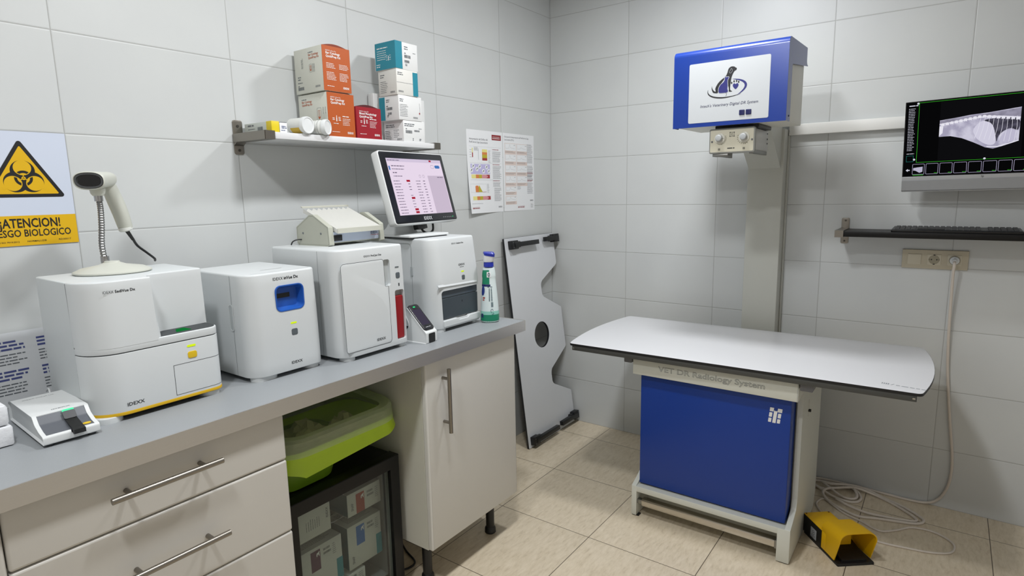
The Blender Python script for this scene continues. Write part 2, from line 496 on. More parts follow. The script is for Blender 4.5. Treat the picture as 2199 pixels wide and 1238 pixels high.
# unit at the far left, only its edge is in view
t = thing('base_cabinet', 'cream cabinet beside the drawer unit, below the foam box end of the worktop', 'cabinet', (.580, -3.2, 0), LW)
P('carcass', MB().box(.0, .335, .02, .57, .1, .869), CARC, t)
P('plinth', MB().box(.0, .335, .06, .5, 0, .099), MATS['plinth_cream'], t)
P('door', MB().plan(rr(0, .336, .105, .866, .012), -.019, 0, 0, .008, M=FR(0, 0, 0)), CREAM, t)

# door cabinet: y -1.712 .. -1.192
t = thing('door_cabinet', 'white cabinet with one tall door on black legs under the far end of the worktop', 'cabinet', (.581, -1.731, 0), LW)
P('carcass', MB().box(.0, .523, .0205, .57, .171, .8695), CARC, t)
d = P('door', MB().plan(rr(.002, .522, .171, .869, .005), -.019, 0, 0, .006, M=FR(0, 0, 0)), CWHITE, t)
bar_handle(d, False, .599, .834, .086, .636, .797)
LEG = mat('black_leg_plastic', '#101011', .45)
for lx, ly in ((.436, .085), (.055, .085), (.436, .5), (.055, .5)):
    P('leg', MB().lathe([(.026, .1712), (.026, .145), (.0185, .14), (.0175, .03), (.023, .022), (.024, .004), (.02, 0)], TP(lx, ly, 0), 20), LEG, t)

# ================================================================== glass door cooler
t = thing('drinks_cooler', 'black glass-door mini fridge between the drawer unit and the door cabinet', 'fridge', (.467, -2.205, 0), LW)
FB = mat('fridge_black', '#080809', .4, spec=.3)
W_, H_ = .442, .53
b = MB().box(0, W_, .048, .46, .012, H_ - .004, .006)
b.cut(MB().box(.03, W_ - .03, .03, .42, .06, H_ - .035))
P('body', b, FB, t)
FI = mat('fridge_liner', '#8d8f8d', .5)
ins = MB(); ins.box(.0305, .0335, .05, .419, .0605, H_ - .0355); ins.box(W_ - .0335, W_ - .0305, .05, .419, .0605, H_ - .0355)
ins.box(.034, W_ - .034, .416, .4195, .0605, H_ - .0355); ins.box(.034, W_ - .034, .05, .416, .0605, .0635)
P('liner', ins, FI, t, 'pale inside walls')
fr = MB().plan(rr(0, W_, .012, H_, .004), -.044, 0, 0, .004, M=FR(0, 0, 0))
fr.cut(MB().box(.0285, W_ - .042, -.02, .06, .055, H_ - .045))
dr = P('door_frame', fr, mat('fridge_door_black', '#0a090a', .36, spec=.3), t, 'black door frame')
P('glass_pane', MB().box(.0285, W_ - .042, .012, .0145, .055, H_ - .045), glassmat('fridge_glass', '#eef2f0', .95), dr, 'clear glass pane')
for xa, xb in ((W_ - .0455, W_ - .0425), (.0285, .031)): P('gasket', MB().box(xa, xb, .015, .03, .055, H_ - .045), mat('gasket_grey', '#8e8e8a', .5), dr)
for lx in (.03, W_ - .03):
    P('foot', MB().cyl((lx, .09, 0), (lx, .09, .013), .016), LEG, t)
for z, y1 in ((.3415, .30), (.148, .30)):
    sh = MB()
    for k in range(8): sh.cyl((.04, .1 + k*.04, z), (W_ - .035, .1 + k*.04, z), .0018, n=8)
    sh.cyl((.04, .1, z), (.04, .38, z), .0025, n=8); sh.cyl((W_ - .035, .1, z), (W_ - .035, .38, z), .0025, n=8)
    P('wire_shelf', sh, CHROME, t, 'chrome wire shelf')
# test-kit boxes inside
CARD = mat('kit_card_white', '#d3d2cb', .6, var=.015)
TEAL = mat('kit_teal', '#2a8791', .55)
def snap_box(label, y0, z0, w, h, d, colhex, cname, teal, word=True, xf=.405):
    t = thing('test_kit_box', label, 'box', (xf, y0, z0), LW, group='test kit boxes inside the mini fridge')
    P('carton', MB().box(0, w, 0, d, 0, h, .0015), CARD, t)
    ink = MB(); F = FR(0, 0, -.0004)
    if colhex:
        lab = MB().rect(.036, .072, h - .082, h - .011, F)
        l = flatP('colour_label', lab, mat('label_' + cname, colhex, .55), t, cname + ' label')
        x0, z1 = .057, h - .022
        flatP('animal_mark', MB().flat([(x0, z1-.012), (x0+.003, z1-.012), (x0+.004, z1-.006), (x0+.008, z1-.006), (x0+.009, z1-.012), (x0+.012, z1-.012), (x0+.011, z1-.002), (x0+.013, z1+.002), (x0+.011, z1+.005), (x0+.008, z1+.002), (x0+.002, z1), (x0, z1-.004)], .0006, F), WHITEINK, l)
        ink.bars(F, .084, h - .026, .026, .008); ink.bars(F, .084, h - .04, .03, .008)
        ink.words(F, .12, h - .02, .016, 6, .007, .0016)
    if word:
        ink.text('SNAP', F @ Matrix.Translation((.024, .018, 0)) @ Matrix.Rotation(PI/2, 4, 'Z'), .014, .02, width=.028)
    ink.words(TP(0, 0, h + .0003), .02, .1, w - .03, 12, .007, .002)
    flatPs('printing', ink, GREYINK, t, .02)
    if teal: P('teal_corner', MB().box(w - .024, w + .0006, -.0006, d*.6, .002, h - .082), TEAL, t, 'teal corner')
    P('side_panel', MB().box(-.0006, 0, .002, d - .002, .002, h - .002), mat('kit_dark_teal', '#365a63', .55), t, 'dark teal side')
    return t
snap_box('white kit box with red label inside the mini fridge, on top of the blue-labelled one', -1.949, .3495, .145, .083, .13, '#a84a3e', 'red', False)
snap_box('tall white kit box with blue label, in the middle of the mini fridge', -1.957, .1555, .146, .16, .13, '#3e72b8', 'blue', True)
snap_box('white kit box with purple label inside the mini fridge under the plain box', -2.140, .1555, .157, .158, .13, '#5c2c4d', 'purple', True, False)
t = thing('test_kit_box', 'plain white kit box with black brand print above the purple-labelled box in the mini fridge', 'box', (.405, -2.140, .3495), LW, group='test kit boxes inside the mini fridge')
P('carton', MB().box(0, .121, 0, .13, 0, .098, .0015), CARD, t)
k = MB(); F = FR(0, 0, -.0004)
k.text('IDEXX', F @ Matrix.Translation((.112, .046, 0)) @ Matrix.Rotation(PI/2, 4, 'Z'), .012, .02, width=.036)
k.words(F @ Matrix.Translation((.03, .03, 0)) @ Matrix.Rotation(PI/2, 4, 'Z'), 0, 0, .045, 7, .008, .0017)
flatP('printing', k, GREYINK, t)
t = thing('test_kit_box', 'low white kit box under the blue-labelled box inside the mini fridge', 'box', (.405, -1.962, .0642), LW, group='test kit boxes inside the mini fridge')
P('carton', MB().box(0, .07, 0, .13, 0, .078, .0015), CARD, t)
k = MB(); k.bars(F, .012, .02, .02, .05); k.words(F, .04, .066, .025, 8, .007, .0018); flatPs('printing', k, GREYINK, t)
# black mains lead on the floor behind the cabinet legs
tag(P('black_cable', MB().tube(bez([(.20, -1.55, .004), (.30, -1.60, .004), (.385, -1.635, .004), (.384, -1.69, .004), (.33, -1.735, .004), (.22, -1.74, .004)], 8), .0038, 8), BLACK), 'black cable on the floor beside the mini fridge', 'cable')

# ================================================================== bin
t = thing('waste_bin', 'lime green bin with cloudy lid standing on the black mini fridge', 'bin', (.468, -2.212, .5303), LW)
bs = lambda v: Vector((v.x * 1.15, v.y, v.z * 1.2))
GRN = mat('lime_plastic', '#7da015', .35, var=.04)
bx = MB().rings([[(x, y, 0.0) for x, y in rr(.03, .21, .07, .25, .05)], [(x, y, .112) for x, y in rr(.02, .25, .055, .265, .06)],
                 [(x, y, .112) for x, y in rr(.023, .247, .058, .262, .058)], [(x, y, .004) for x, y in rr(.033, .207, .073, .247, .048)]], True, True)
P('bin_body', bx.apply(bs), mat('dark_lime_plastic', '#6f951a', .4), t, 'dark green tub')
BAG = mat('lime_bag_film', '#b2d228', .3, var=.06, scale=18, bump=.3)
# liner: hangs over the rim as a wrinkled skirt with a pointed loose fold in front
pts = rr(.004, .405, .0, .287, .065, 14); n = len(pts); rows = []
for j in range(7):
    f = j / 6; row = []
    for i, (x, y) in enumerate(pts):
        # depth of the skirt: deeper at the front left, shallow at the right
        front = max(0., 1 - y / .1)
        dz = .030 + .062 * front * max(0., 1 - abs(x - .15) / (.17 if x < .15 else .25)) ** 1.15
        out = (.004 + .026 * front * f * math.exp(-((x - .15) / .06) ** 2) + .006 * front * f) * f
        cx, cy = x - .205, y - .14; l = math.hypot(cx, cy)
        row.append((x + cx / l * out, y + cy / l * out, .118 - dz * f + .0015 * math.sin(i * .7 + j)))
    rows.append(row)
inn = [(.205 + (x - .205) * .955, .14 + (y - .14) * .94, .121) for x, y in pts]
low = [(.135 + (x - .205) * .42, .16 + (y - .14) * .55, .03) for x, y in pts]
m = MB(); m.rings(rows[::-1] + [[(x, y, .1245) for x, y in pts]] + [inn, low], False, False)
m.bm.verts.ensure_lookup_table()
P('bag', m.apply(bs), BAG, t, 'lime green bin bag folded over the rim', smooth=60)
LID = bpy.data.materials.new('cloudy_lid'); LID.use_nodes = True; MATS['cloudy_lid'] = LID
nt = LID.node_tree; nt.nodes.remove(nt.nodes['Principled BSDF'])
a = nt.nodes.new('ShaderNodeBsdfTransparent'); a.inputs[0].default_value = (.93, .96, .88, 1)
b_ = nt.nodes.new('ShaderNodeBsdfPrincipled'); b_.inputs['Base Color'].default_value = lin('#e3ecc8'); b_.inputs['Roughness'].default_value = .3
nzz = nt.nodes.new('ShaderNodeTexNoise'); nzz.inputs['Scale'].default_value = 14
mr = nt.nodes.new('ShaderNodeMapRange'); mr.inputs[3].default_value = .55; mr.inputs[4].default_value = .7
nt.links.new(nzz.outputs['Fac'], mr.inputs[0])
x_ = nt.nodes.new('ShaderNodeMixShader'); nt.links.new(mr.outputs[0], x_.inputs[0])
tl_ = nt.nodes.new('ShaderNodeBsdfTranslucent'); tl_.inputs[0].default_value = lin('#d9e6b4'); x0_ = nt.nodes.new('ShaderNodeMixShader'); x0_.inputs[0].default_value = .5
nt.links.new(b_.outputs[0], x0_.inputs[1]); nt.links.new(tl_.outputs[0], x0_.inputs[2])
nt.links.new(a.outputs[0], x_.inputs[1]); nt.links.new(x0_.outputs[0], x_.inputs[2]); nt.links.new(x_.outputs[0], nt.nodes['Material Output'].inputs[0])
FLAPM = LID.copy(); FLAPM.name = 'clear_flap'
for n_ in FLAPM.node_tree.nodes:
    if n_.type == 'MAP_RANGE': n_.inputs[3].default_value = .16; n_.inputs[4].default_value = .24
# lid: skirt + rim + sloping window
o0 = rr(-.004, .413, -.008, .295, .085, 10)
o1 = rr(.0, .409, -.004, .291, .082, 10)
i1 = rr(.03, .379, .026, .261, .06, 10)
z_ = lambda y, b: b + .02 * (y / .29)
lid = MB().rings([[(x, y, z_(y, .112)) for x, y in o0], [(x, y, z_(y, .150)) for x, y in o1], [(x, y, z_(y, .157)) for x, y in inset(o1, .008)],
                  [(x, y, z_(y, .156)) for x, y in i1], [(x, y, z_(y, .146)) for x, y in inset(i1, .004)]], False, False)
l = P('lid', lid.apply(bs), LID, t, 'cloudy translucent lid')
flap = MB().rings([[(x, y, z_(y, .1455)) for x, y in inset(i1, .003)], [(x, y, z_(y, .147)) for x, y in inset(i1, .003)]], True, True)
P('flap', flap.apply(bs), FLAPM, l, 'clear hinged flap')
P('hinge', MB().cyl((.05, .277, .176), (.36, .277, .176), .005, n=12).apply(bs), mat('cloudy_hinge', '#b9c0a8', .4), l)
# crumpled paper in the bin
m = MB(); rnd = random.Random(5); gx, gy = 15, 8; V = []
for j in range(gy):
    for i in range(gx):
        u, v = i / (gx-1), j / (gy-1)
        h = .118 + .03 * math.sin(u * 7 + v * 3) * math.sin(v * 4 + 1) + rnd.uniform(-.012, .016)
        if i in (0, gx-1) or j in (0, gy-1): h -= .03
        V.append(m.bm.verts.new((.10 + .20*u + rnd.uniform(-.008, .008), .08 + .125*v + rnd.uniform(-.008, .008), min(.141, max(.1, h)))))
for j in range(gy-1):
    for i in range(gx-1): m.face((V[j*gx+i], V[j*gx+i+1], V[(j+1)*gx+i+1], V[(j+1)*gx+i]))
o = P('paper_towel', m, mat('paper_towel', '#ded3b6', .8, var=.03), None, smooth=20)
o.matrix_world = Matrix.Translation((.468, -2.212, .5303)) @ Matrix.Rotation(LW, 4, 'Z') @ Matrix.Diagonal((1.15, 1, 1.2, 1))
tag(o, 'crumpled beige paper towel inside the green bin under its lid', 'paper')
# ================================================================== analysers on the worktop
BODY = mat('analyser_white', '#cfd3d4', .4, var=.008)
GREYB = mat('analyser_grey_side', '#cbd0d1', .42, var=.008)
def brand(m, M, w, h=.0085):
    m.text('IDEXX', M, h * 1.38, .012, width=w); return m
def feet(t, lst, z=.0145, m=None):
    for x0, x1, y0, y1, r in lst:
        P('foot', MB().plan(rr(x0, x1, y0, y1, r), 0, z, .0, .002), m or BODY, t)

# ---- urine analyser, the big one at the left (front x .415, y -2.636 .. -2.326)
t = thing('urine_analyser', 'large white analyser with yellow base stripe and recessed shoulder under the scanner stand', 'analyser', (.415, -2.481, T), LW, group='white laboratory analysers')
pl = [(-.155, 0, .075), (.155, 0, .03), (.157, .285, .01), (-.155, .285, .01)]
full = rpoly(pl, 9)
P('chassis', MB().plan(inset(full, .004), .012, .187), SEAM, t, 'dark inner frame showing in the seams')
back = rpoly([(-.155, .0800, 0), (.1563, .0800, 0), (.157, .285, .01), (-.155, .285, .01)], 9)
def front_of(pts, y=.0792):
    return [p for p in pts if p[1] < y - .001][:] 
fr_ = [p for p in full if p[1] < .0785]
fr_ = sorted([p for p in fr_], key=lambda p: full.index(p)); fr_ = fr_ + [(.1563, .0790), (-.155, .0790)]
P('rear_body', MB().plan(back, .0135, .338, .001, .004), GREYB, t)
P('lower_cover', MB().plan(fr_,   .0215, .1636, .0, .001), BODY, t)
P('yellow_stripe', MB().plan(inset(full, -.0008), .0135, .0212, .001, .0005), mat('yellow_stripe', '#dcb012', .4), t, 'yellow stripe around the bottom')
up_ = MB().plan(fr_, .1661, .186, .001, .003)
blk = [p for p in full if p[1] < .0785 and p[0] < -.02] + [q for q in rpoly([(-.155, .0792, 0), (-.08, 0, 0), (.006, 0, .014), (.028, .066, .02), (.156, .070, .006), (.1563, .0792, 0)], 9)[2:]] + [(-.155, .0790)]
def lean(x, y, z):
    f = (z - .186) / .15
    if y < .12: y += .010 * f * (1 - y / .12)
    if 0 < x < .05 and y < .1: x -= .012 * f
    return x, y, z
up_.plan(blk, .180, .338, 0, .004, fn=lean)
P('upper_cover', up_, BODY, t)
o = MB().plan(rpoly([(.040, .016, .002), (.088, .016, .002), (.092, .060, .002), (.030, .060, .002)]), .1860, .1868)
P('slide_tray', o, DARK, t, 'dark slide tray on the shoulder')
P('green_slide', MB().plan(rpoly([(.050, .017, .002), (.088, .017, .002), (.084, .052, .004), (.062, .048, .006)]), .1868, .1885, 0, .0008), emat('green_lit_slide', '#1f9a48', .55), t, 'glowing green slide')
F = FR(0, 0, 0)
P('indicator_lamp', MB().plan(rr(.064, .086, .146, .1515, .0027), -.001, .0008, M=F), LEDY, t, 'yellow-green lamp')
P('button', MB().plan(rr(.064, .087, .116, .134, .005), -.001, .0014, 0, .0008, M=F), mat('yellow_button', '#dfbb1c', .4), t, 'yellow square button')
sm = MB().line([(.168 - .0038*i, .1062) for i in range(12)] + [(.0265, .1062), (.0265, .028)] + [(.1262 + .0038*i, .028) for i in range(12)], .0011, .0003, F)
def wrapc(v):
    if v.x <= .125: return v
    a = min(PI/2, (v.x - .125) / .03); return Vector((.125 + .0303 * math.sin(a), .03 - .0303 * math.cos(a), v.z))
sm.apply(wrapc)
flatP('drawer_seam', sm, SEAM, t)
k = MB(); brand(k, FR(-.088, .034, -.0005), .038); k.text('IDEXX', FR(-.107, .310, .0078), .009, 0, width=.023); k.text('SediVue Dx', FR(-.081, .310, .0078), .0092, .02, width=.044)
flatPs('printing', k, INK, t, .02)
feet(t, [(-.148, -.09, .006, .06, .025), (.098, .147, .006, .06, .02), (-.148, -.09, .22, .27, .02), (.098, .147, .22, .27, .02)])

# ---- cytology analyser with the blue slot (front x .431, y -2.252 .. -2.018)
t = thing('slide_analyser', 'white analyser with a royal blue slide slot on its front', 'analyser', (.431, -2.135, T), LW, group='white laboratory analysers')
w, d, h = .234, .313, .310
full = rpoly([(-w/2, 0, .05), (w/2, 0, .024), (w/2, d, .012), (-w/2, d, .012)], 9)
bow = lambda x, y, z: (x * (1 - .012 * (z / .31) ** 2), y + .008 * (z / .31) ** 2 * max(0, 1 - y / .2), z)
b = MB().plan(full, .013, h, .002, .006, fn=bow)
fy = lambda z: .008 * (z / .31) ** 2
cx, cz = .0175, .2315
hole = MB(); F0 = FR(0, 0, 0)
hole.rings([[F0 @ Vector((x, y, .02)) for x, y in rr(cx-.0475, cx+.0475, cz-.039, cz+.039, .017)], [F0 @ Vector((x, y, -.030)) for x, y in rr(cx-.0405, cx+.0405, cz-.0325, cz+.0325, .012)]])
grip = MB().plan(rr(-.185, -.157, .142, .225, .014), -.02, .014, M=LF(-w/2 + .012, 0, 0) @ Matrix.Translation((0, 0, 0)))
b.cut(hole)
P('housing', b, BODY, t)
BLUE = mat('slot_blue', '#1e55ab', .4)
tr = MB()
rA = rr(cx-.0470, cx+.0470, cz-.0385, cz+.0385, .017); rB = rr(cx-.0435, cx+.0435, cz-.0355, cz+.0355, .014); rC = rr(cx-.036, cx+.036, cz-.028, cz+.028, .01)
tr.rings([[F0 @ Vector((x, y, -.0295)) for x, y in rA], [F0 @ Vector((x, y, -.002)) for x, y in rA], [F0 @ Vector((x, y, -.002)) for x, y in rB], [F0 @ Vector((x, y, -.024)) for x, y in rC]], False, True)
P('slot_tray', tr, BLUE, t, 'blue recessed slot')
P('slot_opening', MB().plan(rr(cx-.034, cx+.012, cz-.001, cz+.0125, .001), -.0245, -.0232, M=F0), BLACK, t, 'black slot opening')
P('indicator_lamp', MB().plan(rr(.012, .032, .152, .157, .0024), -.004, -.0004, M=FR(0, 0, fy(.155) - .001)), LEDY, t, 'yellow-green lamp')
P('button', MB().plan(rr(.0125, .0332, .117, .137, .005), -.004, .0006, 0, .0006, M=FR(0, 0, fy(.127))), BTN, t, 'slate square button')
k = MB(); brand(k, FR(.003, .032, -.0004), .037); k.text('IDEXX', FR(-.032, .2865, fy(.29) - .0007), .0125, 0, width=.032); k.text('inVue Dx', FR(.004, .2865, fy(.29) - .0007), .0125, .025, width=.047)
flatPs('printing', k, INK, t, .02)
L0 = Matrix.Diagonal((-1, 1, 1, 1))
sd = MB().line([(.085, .014), (.085, .306)], .0013, .0004, M=LF(-w/2, 0, 0) @ L0)
flatP('side_seam', sd, mat('grey_seam', '#8b9092', .6), t)
gr = MB().frame(rr(.079, .102, .145, .224, .011), inset(rr(.079, .102, .145, .224, .011), .003), 0, .0015, M=LF(-w/2, 0, 0) @ L0)
P('grip', gr, BODY, t); 
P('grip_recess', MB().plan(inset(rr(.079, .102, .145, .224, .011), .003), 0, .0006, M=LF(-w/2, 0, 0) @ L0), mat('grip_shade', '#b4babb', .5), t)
tp = MB().line([(-.085, .03), (-.06, .025), (.06, .02), (.1, .022)], .0014, .0004, TP(0, 0, h)); tp.rect(-.02, .05, .085, .0875, TP(0, 0, h + .0004))
flatP('lid_seam', tp, MATS['grey_seam'], t)
feet(t, [(-.107, -.030, .008, .06, .03), (.0625, .11, .008, .05, .02), (-.105, -.05, .25, .3, .02), (.05, .105, .25, .3, .02)])

# ---- blood-cell analyser with the red side slot (front x .479, y -1.98 .. -1.708)
t = thing('blood_cell_analyser', 'tall white analyser with a big door panel and dark red vertical slot', 'analyser', (.479, -1.844, T), LW, group='white laboratory analysers')
w, d, h = .272, .353, .357
full = rpoly([(-w/2, 0, .05), (w/2 + .005, 0, .008), (w/2 + .005, d, .012), (-w/2, d, .012)], 9)
bow = lambda x, y, z: (x, y + .009 * (z / .35) ** 2 * max(0, 1 - y / .2), z)
fy = lambda z: .009 * (z / .35) ** 2
def FS(z):                      # front plane touching the gently leaning front at height z
    return FR(0, 0, fy(z))
b = MB().plan(full, .013, h, .002, .007, fn=bow)
c1 = MB().plan(rr(.0932, .1342, .030, .202, .008), -.02, .03, M=F0)
c2 = MB().plan(rr(.050, .0795, .222, .3105, .008), -.018, .03, M=F0)
b.cut(c1, c2)
P('housing', b, BODY, t)
REDM = mat('deep_red_cartridge', '#8f0a14', .35)
P('slot_wall', MB().plan(rr(.0925, .1348, .0295, .2025, .008), -.0215, -.0195, M=F0), mat('slot_grey', '#a9acab', .5), t)
P('red_cartridge', MB().plan(rr(.0945, .133, .0315, .181, .005), -.021, -.0072, 0, .002, M=F0), REDM, t, 'dark red cartridge door in the slot')
dp = rpoly([(-.121, .030, .008), (.0665, .030, .010), (.0665, .2208, .004), (.052, .2208, .004), (.052, .312, .008), (-.121, .312, .012)], 6)
dm = MB().plan(dp, -.003, .0006, 0, .0006, M=F0, fn=None)
dm.apply(lambda v: Vector((v.x, v.y + fy(v.z), v.z)))
P('door_panel', dm, BODY, t)
dl = MB().line(inset(dp, -.0008), .0013, .0003, F0, True); dl.apply(lambda v: Vector((v.x, v.y + fy(v.z) - .0003, v.z)))
flatP('door_seam', dl, SEAM, t)
P('handle_recess', MB().plan(rr(.0495, .080, .2215, .311, .008), -.0195, -.0175, M=F0), mat('handle_shade', '#c3c8c9', .5), t)
P('indicator_lamp', MB().plan(rr(.1015, .1185, .2775, .2825, .0024), -.002, .0008, M=FS(.28)), mat('unlit_lamp', '#6c7375', .4), t, 'grey unlit lamp')
P('button', MB().plan(rr(.1025, .1205, .2415, .262, .005), -.002, .0012, 0, .0006, M=FS(.252)), BTN, t, 'slate square button')
P('port', MB().plan(rr(.112, .1165, .2145, .225, .001), -.002, .0006, M=FS(.22)), INK, t)
k = MB(); brand(k, FR(.0015, .0455, -.0012), .037); k.text('IDEXX', FR(-.028, .3265, fy(.33) - .0006), .0085, 0, width=.026); k.text('ProCyte One', FR(.0015, .3265, fy(.33) - .0006), .0085, .02, width=.044)
flatPs('printing', k, INK, t, .02)
sd = MB().line([(.1, .014), (.1, .352)], .0012, .0004, M=LF(-w/2, 0, 0) @ L0)
flatP('side_seam', sd, MATS['grey_seam'], t)
feet(t, [(-.118, -.075, .008, .06, .02), (.1105, .139, .008, .05, .008), (-.12, -.07, .28, .34, .02), (.08, .128, .28, .34, .02)])

# ---- chemistry analyser with the dark drawer (front x .457, y -1.533 .. -1.277)
t = thing('chemistry_analyser', 'white analyser with a dark grey sample drawer under the touch screen', 'analyser', (.457, -1.405, T), LW, group='white laboratory analysers')
w, d, h = .256, .36, .356
full = rpoly([(-w/2, 0, .055), (w/2, 0, .010), (w/2, d, .012), (-w/2, d, .012)], 9)
bow = lambda x, y, z: (x * (1 - .02 * max(0, (z - .18)) / .18), y + .020 * max(0, (z - .17) / .18) ** 1.3 * max(0, 1 - y / .2), z)
fy = lambda z: .020 * max(0, (z - .17) / .18) ** 1.3
b = MB().plan(full, .013, .168, .002, .0).plan(inset(full, -.003), .160, .176, .002, .002).plan(full, .174, h, 0, .008, fn=bow)
b = MB().plan(full, .013, h, .002, .008, fn=bow)
F = F0
c = MB().plan(rpoly([(-.088, .040, .012), (.14, .040, .004), (.14, .158, .004), (-.092, .158, .012)]), -.016, .03, M=F)
b.cut(c)
P('housing', b, BODY, t)
br = MB().rings([[F @ Vector(p) for p in ((-.112, .166, -.002), (-.112, .176, .0032), (-.112, .184, -.002))], [F @ Vector(p) for p in ((.112, .160, -.002), (.112, .170, .0032), (.112, .179, -.002))]])
P('brow', br, BODY, t)
dg = mat('drawer_grey', '#3b444b', .35); 
P('sample_drawer', MB().plan(rpoly([(-.083, .046, .008), (.1255, .046, .002), (.1255, .127, .002), (-.086, .127, .002)]), -.0155, -.0075, 0, .002, M=F), dg, t, 'dark grey drawer front')
P('drawer_hood', MB().plan(rpoly([(-.0865, .129, .002), (.1255, .129, .002), (.1255, .1575, .002), (-.0885, .1575, .008)]), -.0155, -.009, 0, .002, M=F), mat('drawer_hood_grey', '#47515a', .35), t, 'paler dark panel above the drawer')
P('keyhole', MB().plan(rr(.0285, .0315, .100, .108, .001), -.008, -.007, M=F), BLACK, t)
lip = MB().plan(rpoly([(-.088, .018, .004), (.1265, .018, .004), (.1265, .044, .002), (.062, .044, .004), (.05, .036, .004), (.0, .036, .004), (-.012, .044, .003), (-.088, .044, .004)]), -.02, .004, 0, .003, M=F)
P('front_lip', lip, BODY, t)
P('indicator_lamp', MB().plan(rr(.026, .0415, .2185, .2235, .002), -.003, .0008, M=FR(0, 0, fy(.22))), LEDY, t, 'yellow-green lamp')
P('button', MB().plan(rr(.0262, .0434, .1875, .2065, .0045), -.003, .001, 0, .0006, M=FR(0, 0, fy(.197))), BTN, t, 'slate square button')
k = MB(); brand(k, FR(.0135, .244, fy(.247) - .0007), .036); k.words(FR(0, 0, fy(.24) - .0007), .02, .238, .028, 1, .004, .0016)
k.text('IDEXX', FR(-.012, .329, fy(.331) - .0006), .0085, 0, width=.024); k.text('Catalyst One', FR(.0155, .329, fy(.331) - .0006), .0085, .02, width=.042)
flatPs('printing', k, INK, t, .02)
sl = MB().line(rpoly([(.235, .03, 0), (.235, .335, .02), (.118, .338, .015), (.118, .03, 0)]), .0013, .0004, LF(-w/2, 0, 0) @ L0)
flatP('side_seam', sl, MATS['grey_seam'], t)
P('side_latch', MB().plan(rr(.112, .122, .215, .25, .002), 0, .003, M=LF(-w/2, 0, 0) @ L0), mat('latch_grey', '#aab0b2', .4), t)
feet(t, [(-.11, -.058, .006, .06, .025), (.098, .122, .01, .05, .01), (-.11, -.06, .29, .34, .02), (.07, .12, .29, .34, .02)])

# ================================================================== touch screen on its stand
n_ = Vector((math.cos(D(5.5)) * math.cos(D(15.5)), math.sin(D(5.5)) * math.cos(D(15.5)), math.sin(D(15.5))))
r_ = Vector((-math.sin(D(5.5)), math.cos(D(5.5)), 0)); u_ = n_.cross(r_)
cen = Vector((.27, -1.400, 1.4616))
t = thing('touch_screen', 'white framed touch screen on a stand showing a results list', 'monitor', (.2, -1.42, 1.2697), LW)
toL = (Matrix.Translation((.2, -1.42, 1.2697)) @ Matrix.Rotation(LW, 4, 'Z')).inverted()
S = toL @ BASIS(cen, r_, u_, n_)
ww, hh = .383, .279
P('frame', MB().plan(rr(-ww/2-.004, ww/2+.002, -hh/2-.004, hh/2+.004, .012), -.04, .0, .012, .003, M=S), WHITE, t)
P('bezel', MB().plan(rr(-ww/2, ww/2, -hh/2, hh/2, .009), -.002, .0012, 0, .0006, M=S), mat('screen_bezel', '#14171d', .2), t, 'black glass bezel')
sx0, sx1, sy0, sy1 = -.160, .173, -.1085, .1145
SCR = emat('screen_lilac', '#e7d8ea', 1.)
sc = flatP('screen', MB().rect(sx0, sx1, sy0, sy1, S, .0015), SCR, t, 'lit lilac-white screen')
flatP('grey_panel', MB().rect(.063, sx1 - .004, sy0, .048, S, .0019), emat('screen_grey', '#c9bacd', 1.), sc)
flatP('title_bar', MB().rect(sx0, sx1, sy1 - .013, sy1, S, .0018), emat('screen_bar', '#d3c6dc', 1.), sc)
m = MB(); rb = MB(); ol = MB(); bl = MB()
bl.flat(rr(.125, .158, .079, .092, .006), .002, S); ol.line(rr(.098, .12, .079, .092, .006), .0009, .002, S, True)
bl.rect(sx0 + .004, sx0 + .012, .068, .084, S, .0019)
for px in (.015, .037): ol.line(circ(px, .045, .0055, 20), .0009, .002, S, True)
rw = random.Random(3)
m.words(S, sx0 + .02, .083, .09, 1, .01, .0035, rw, z=.002); m.words(S, sx0 + .02, .071, .1, 1, .01, .0028, rw, z=.002); m.words(S, sx0 + .02, .056, .022, 1, .01, .004, rw, 1.2, z=.002)
m.words(S, sx0 + .006, sy1 - .009, .1, 1, .01, .0028, rw, z=.002); m.words(S, sx0 + .02, .043, .06, 1, .01, .0028, rw, z=.002); m.words(S, .125, .04, .04, 1, .01, .003, rw, 1.2, z=.002)
rb.rect(.095, .109, sy1 - .009, sy1 - .002, S, .002)
for i in range(12):
    y = .024 - i * .0114
    m.words(S, -.148, y, .045, 1, .01, .0026, rw, .95, z=.002); m.words(S, -.018, y, .026, 1, .01, .0026, rw, 1.1, z=.002); m.words(S, .026, y, .012, 1, .01, .003, rw, 1.2, z=.002)
    if i in (0, 6, 10, 11): rb.rect(-.074 + .003*i*.3, -.053 + .003*i*.3, y - .002, y + .006, S, .0021)
    elif i != 4: m.words(S, -.068, y, .016, 1, .01, .0026, rw, 1.1, z=.002)
flatPs('screen_text', m, emat('screen_dark', '#7d7088', .8), sc, .02); flatP('red_results', rb, emat('screen_red', '#b5263c', .8), sc, 'red result boxes')
flatP('screen_outlines', ol, MATS['screen_dark'], sc); flatP('blue_button', bl, emat('screen_blue', '#4d7fc4', .85), sc)
k = MB(); k.text('IDEXX', S @ Matrix.Translation((-.026, -.131, .0016)), .0185, .012, width=.05)
for i in range(5): k.rect(.1 + .012*i, .104 + .012*i, -.127, -.1255, S, .0016)
flatP('brand_mark', k, mat('pale_mark', '#c7c9cc', .5), t)
P('power_lamp', MB().plan(rr(.16, .168, -.1265, -.1245, .0005), .001, .0018, M=S), LEDG, t)
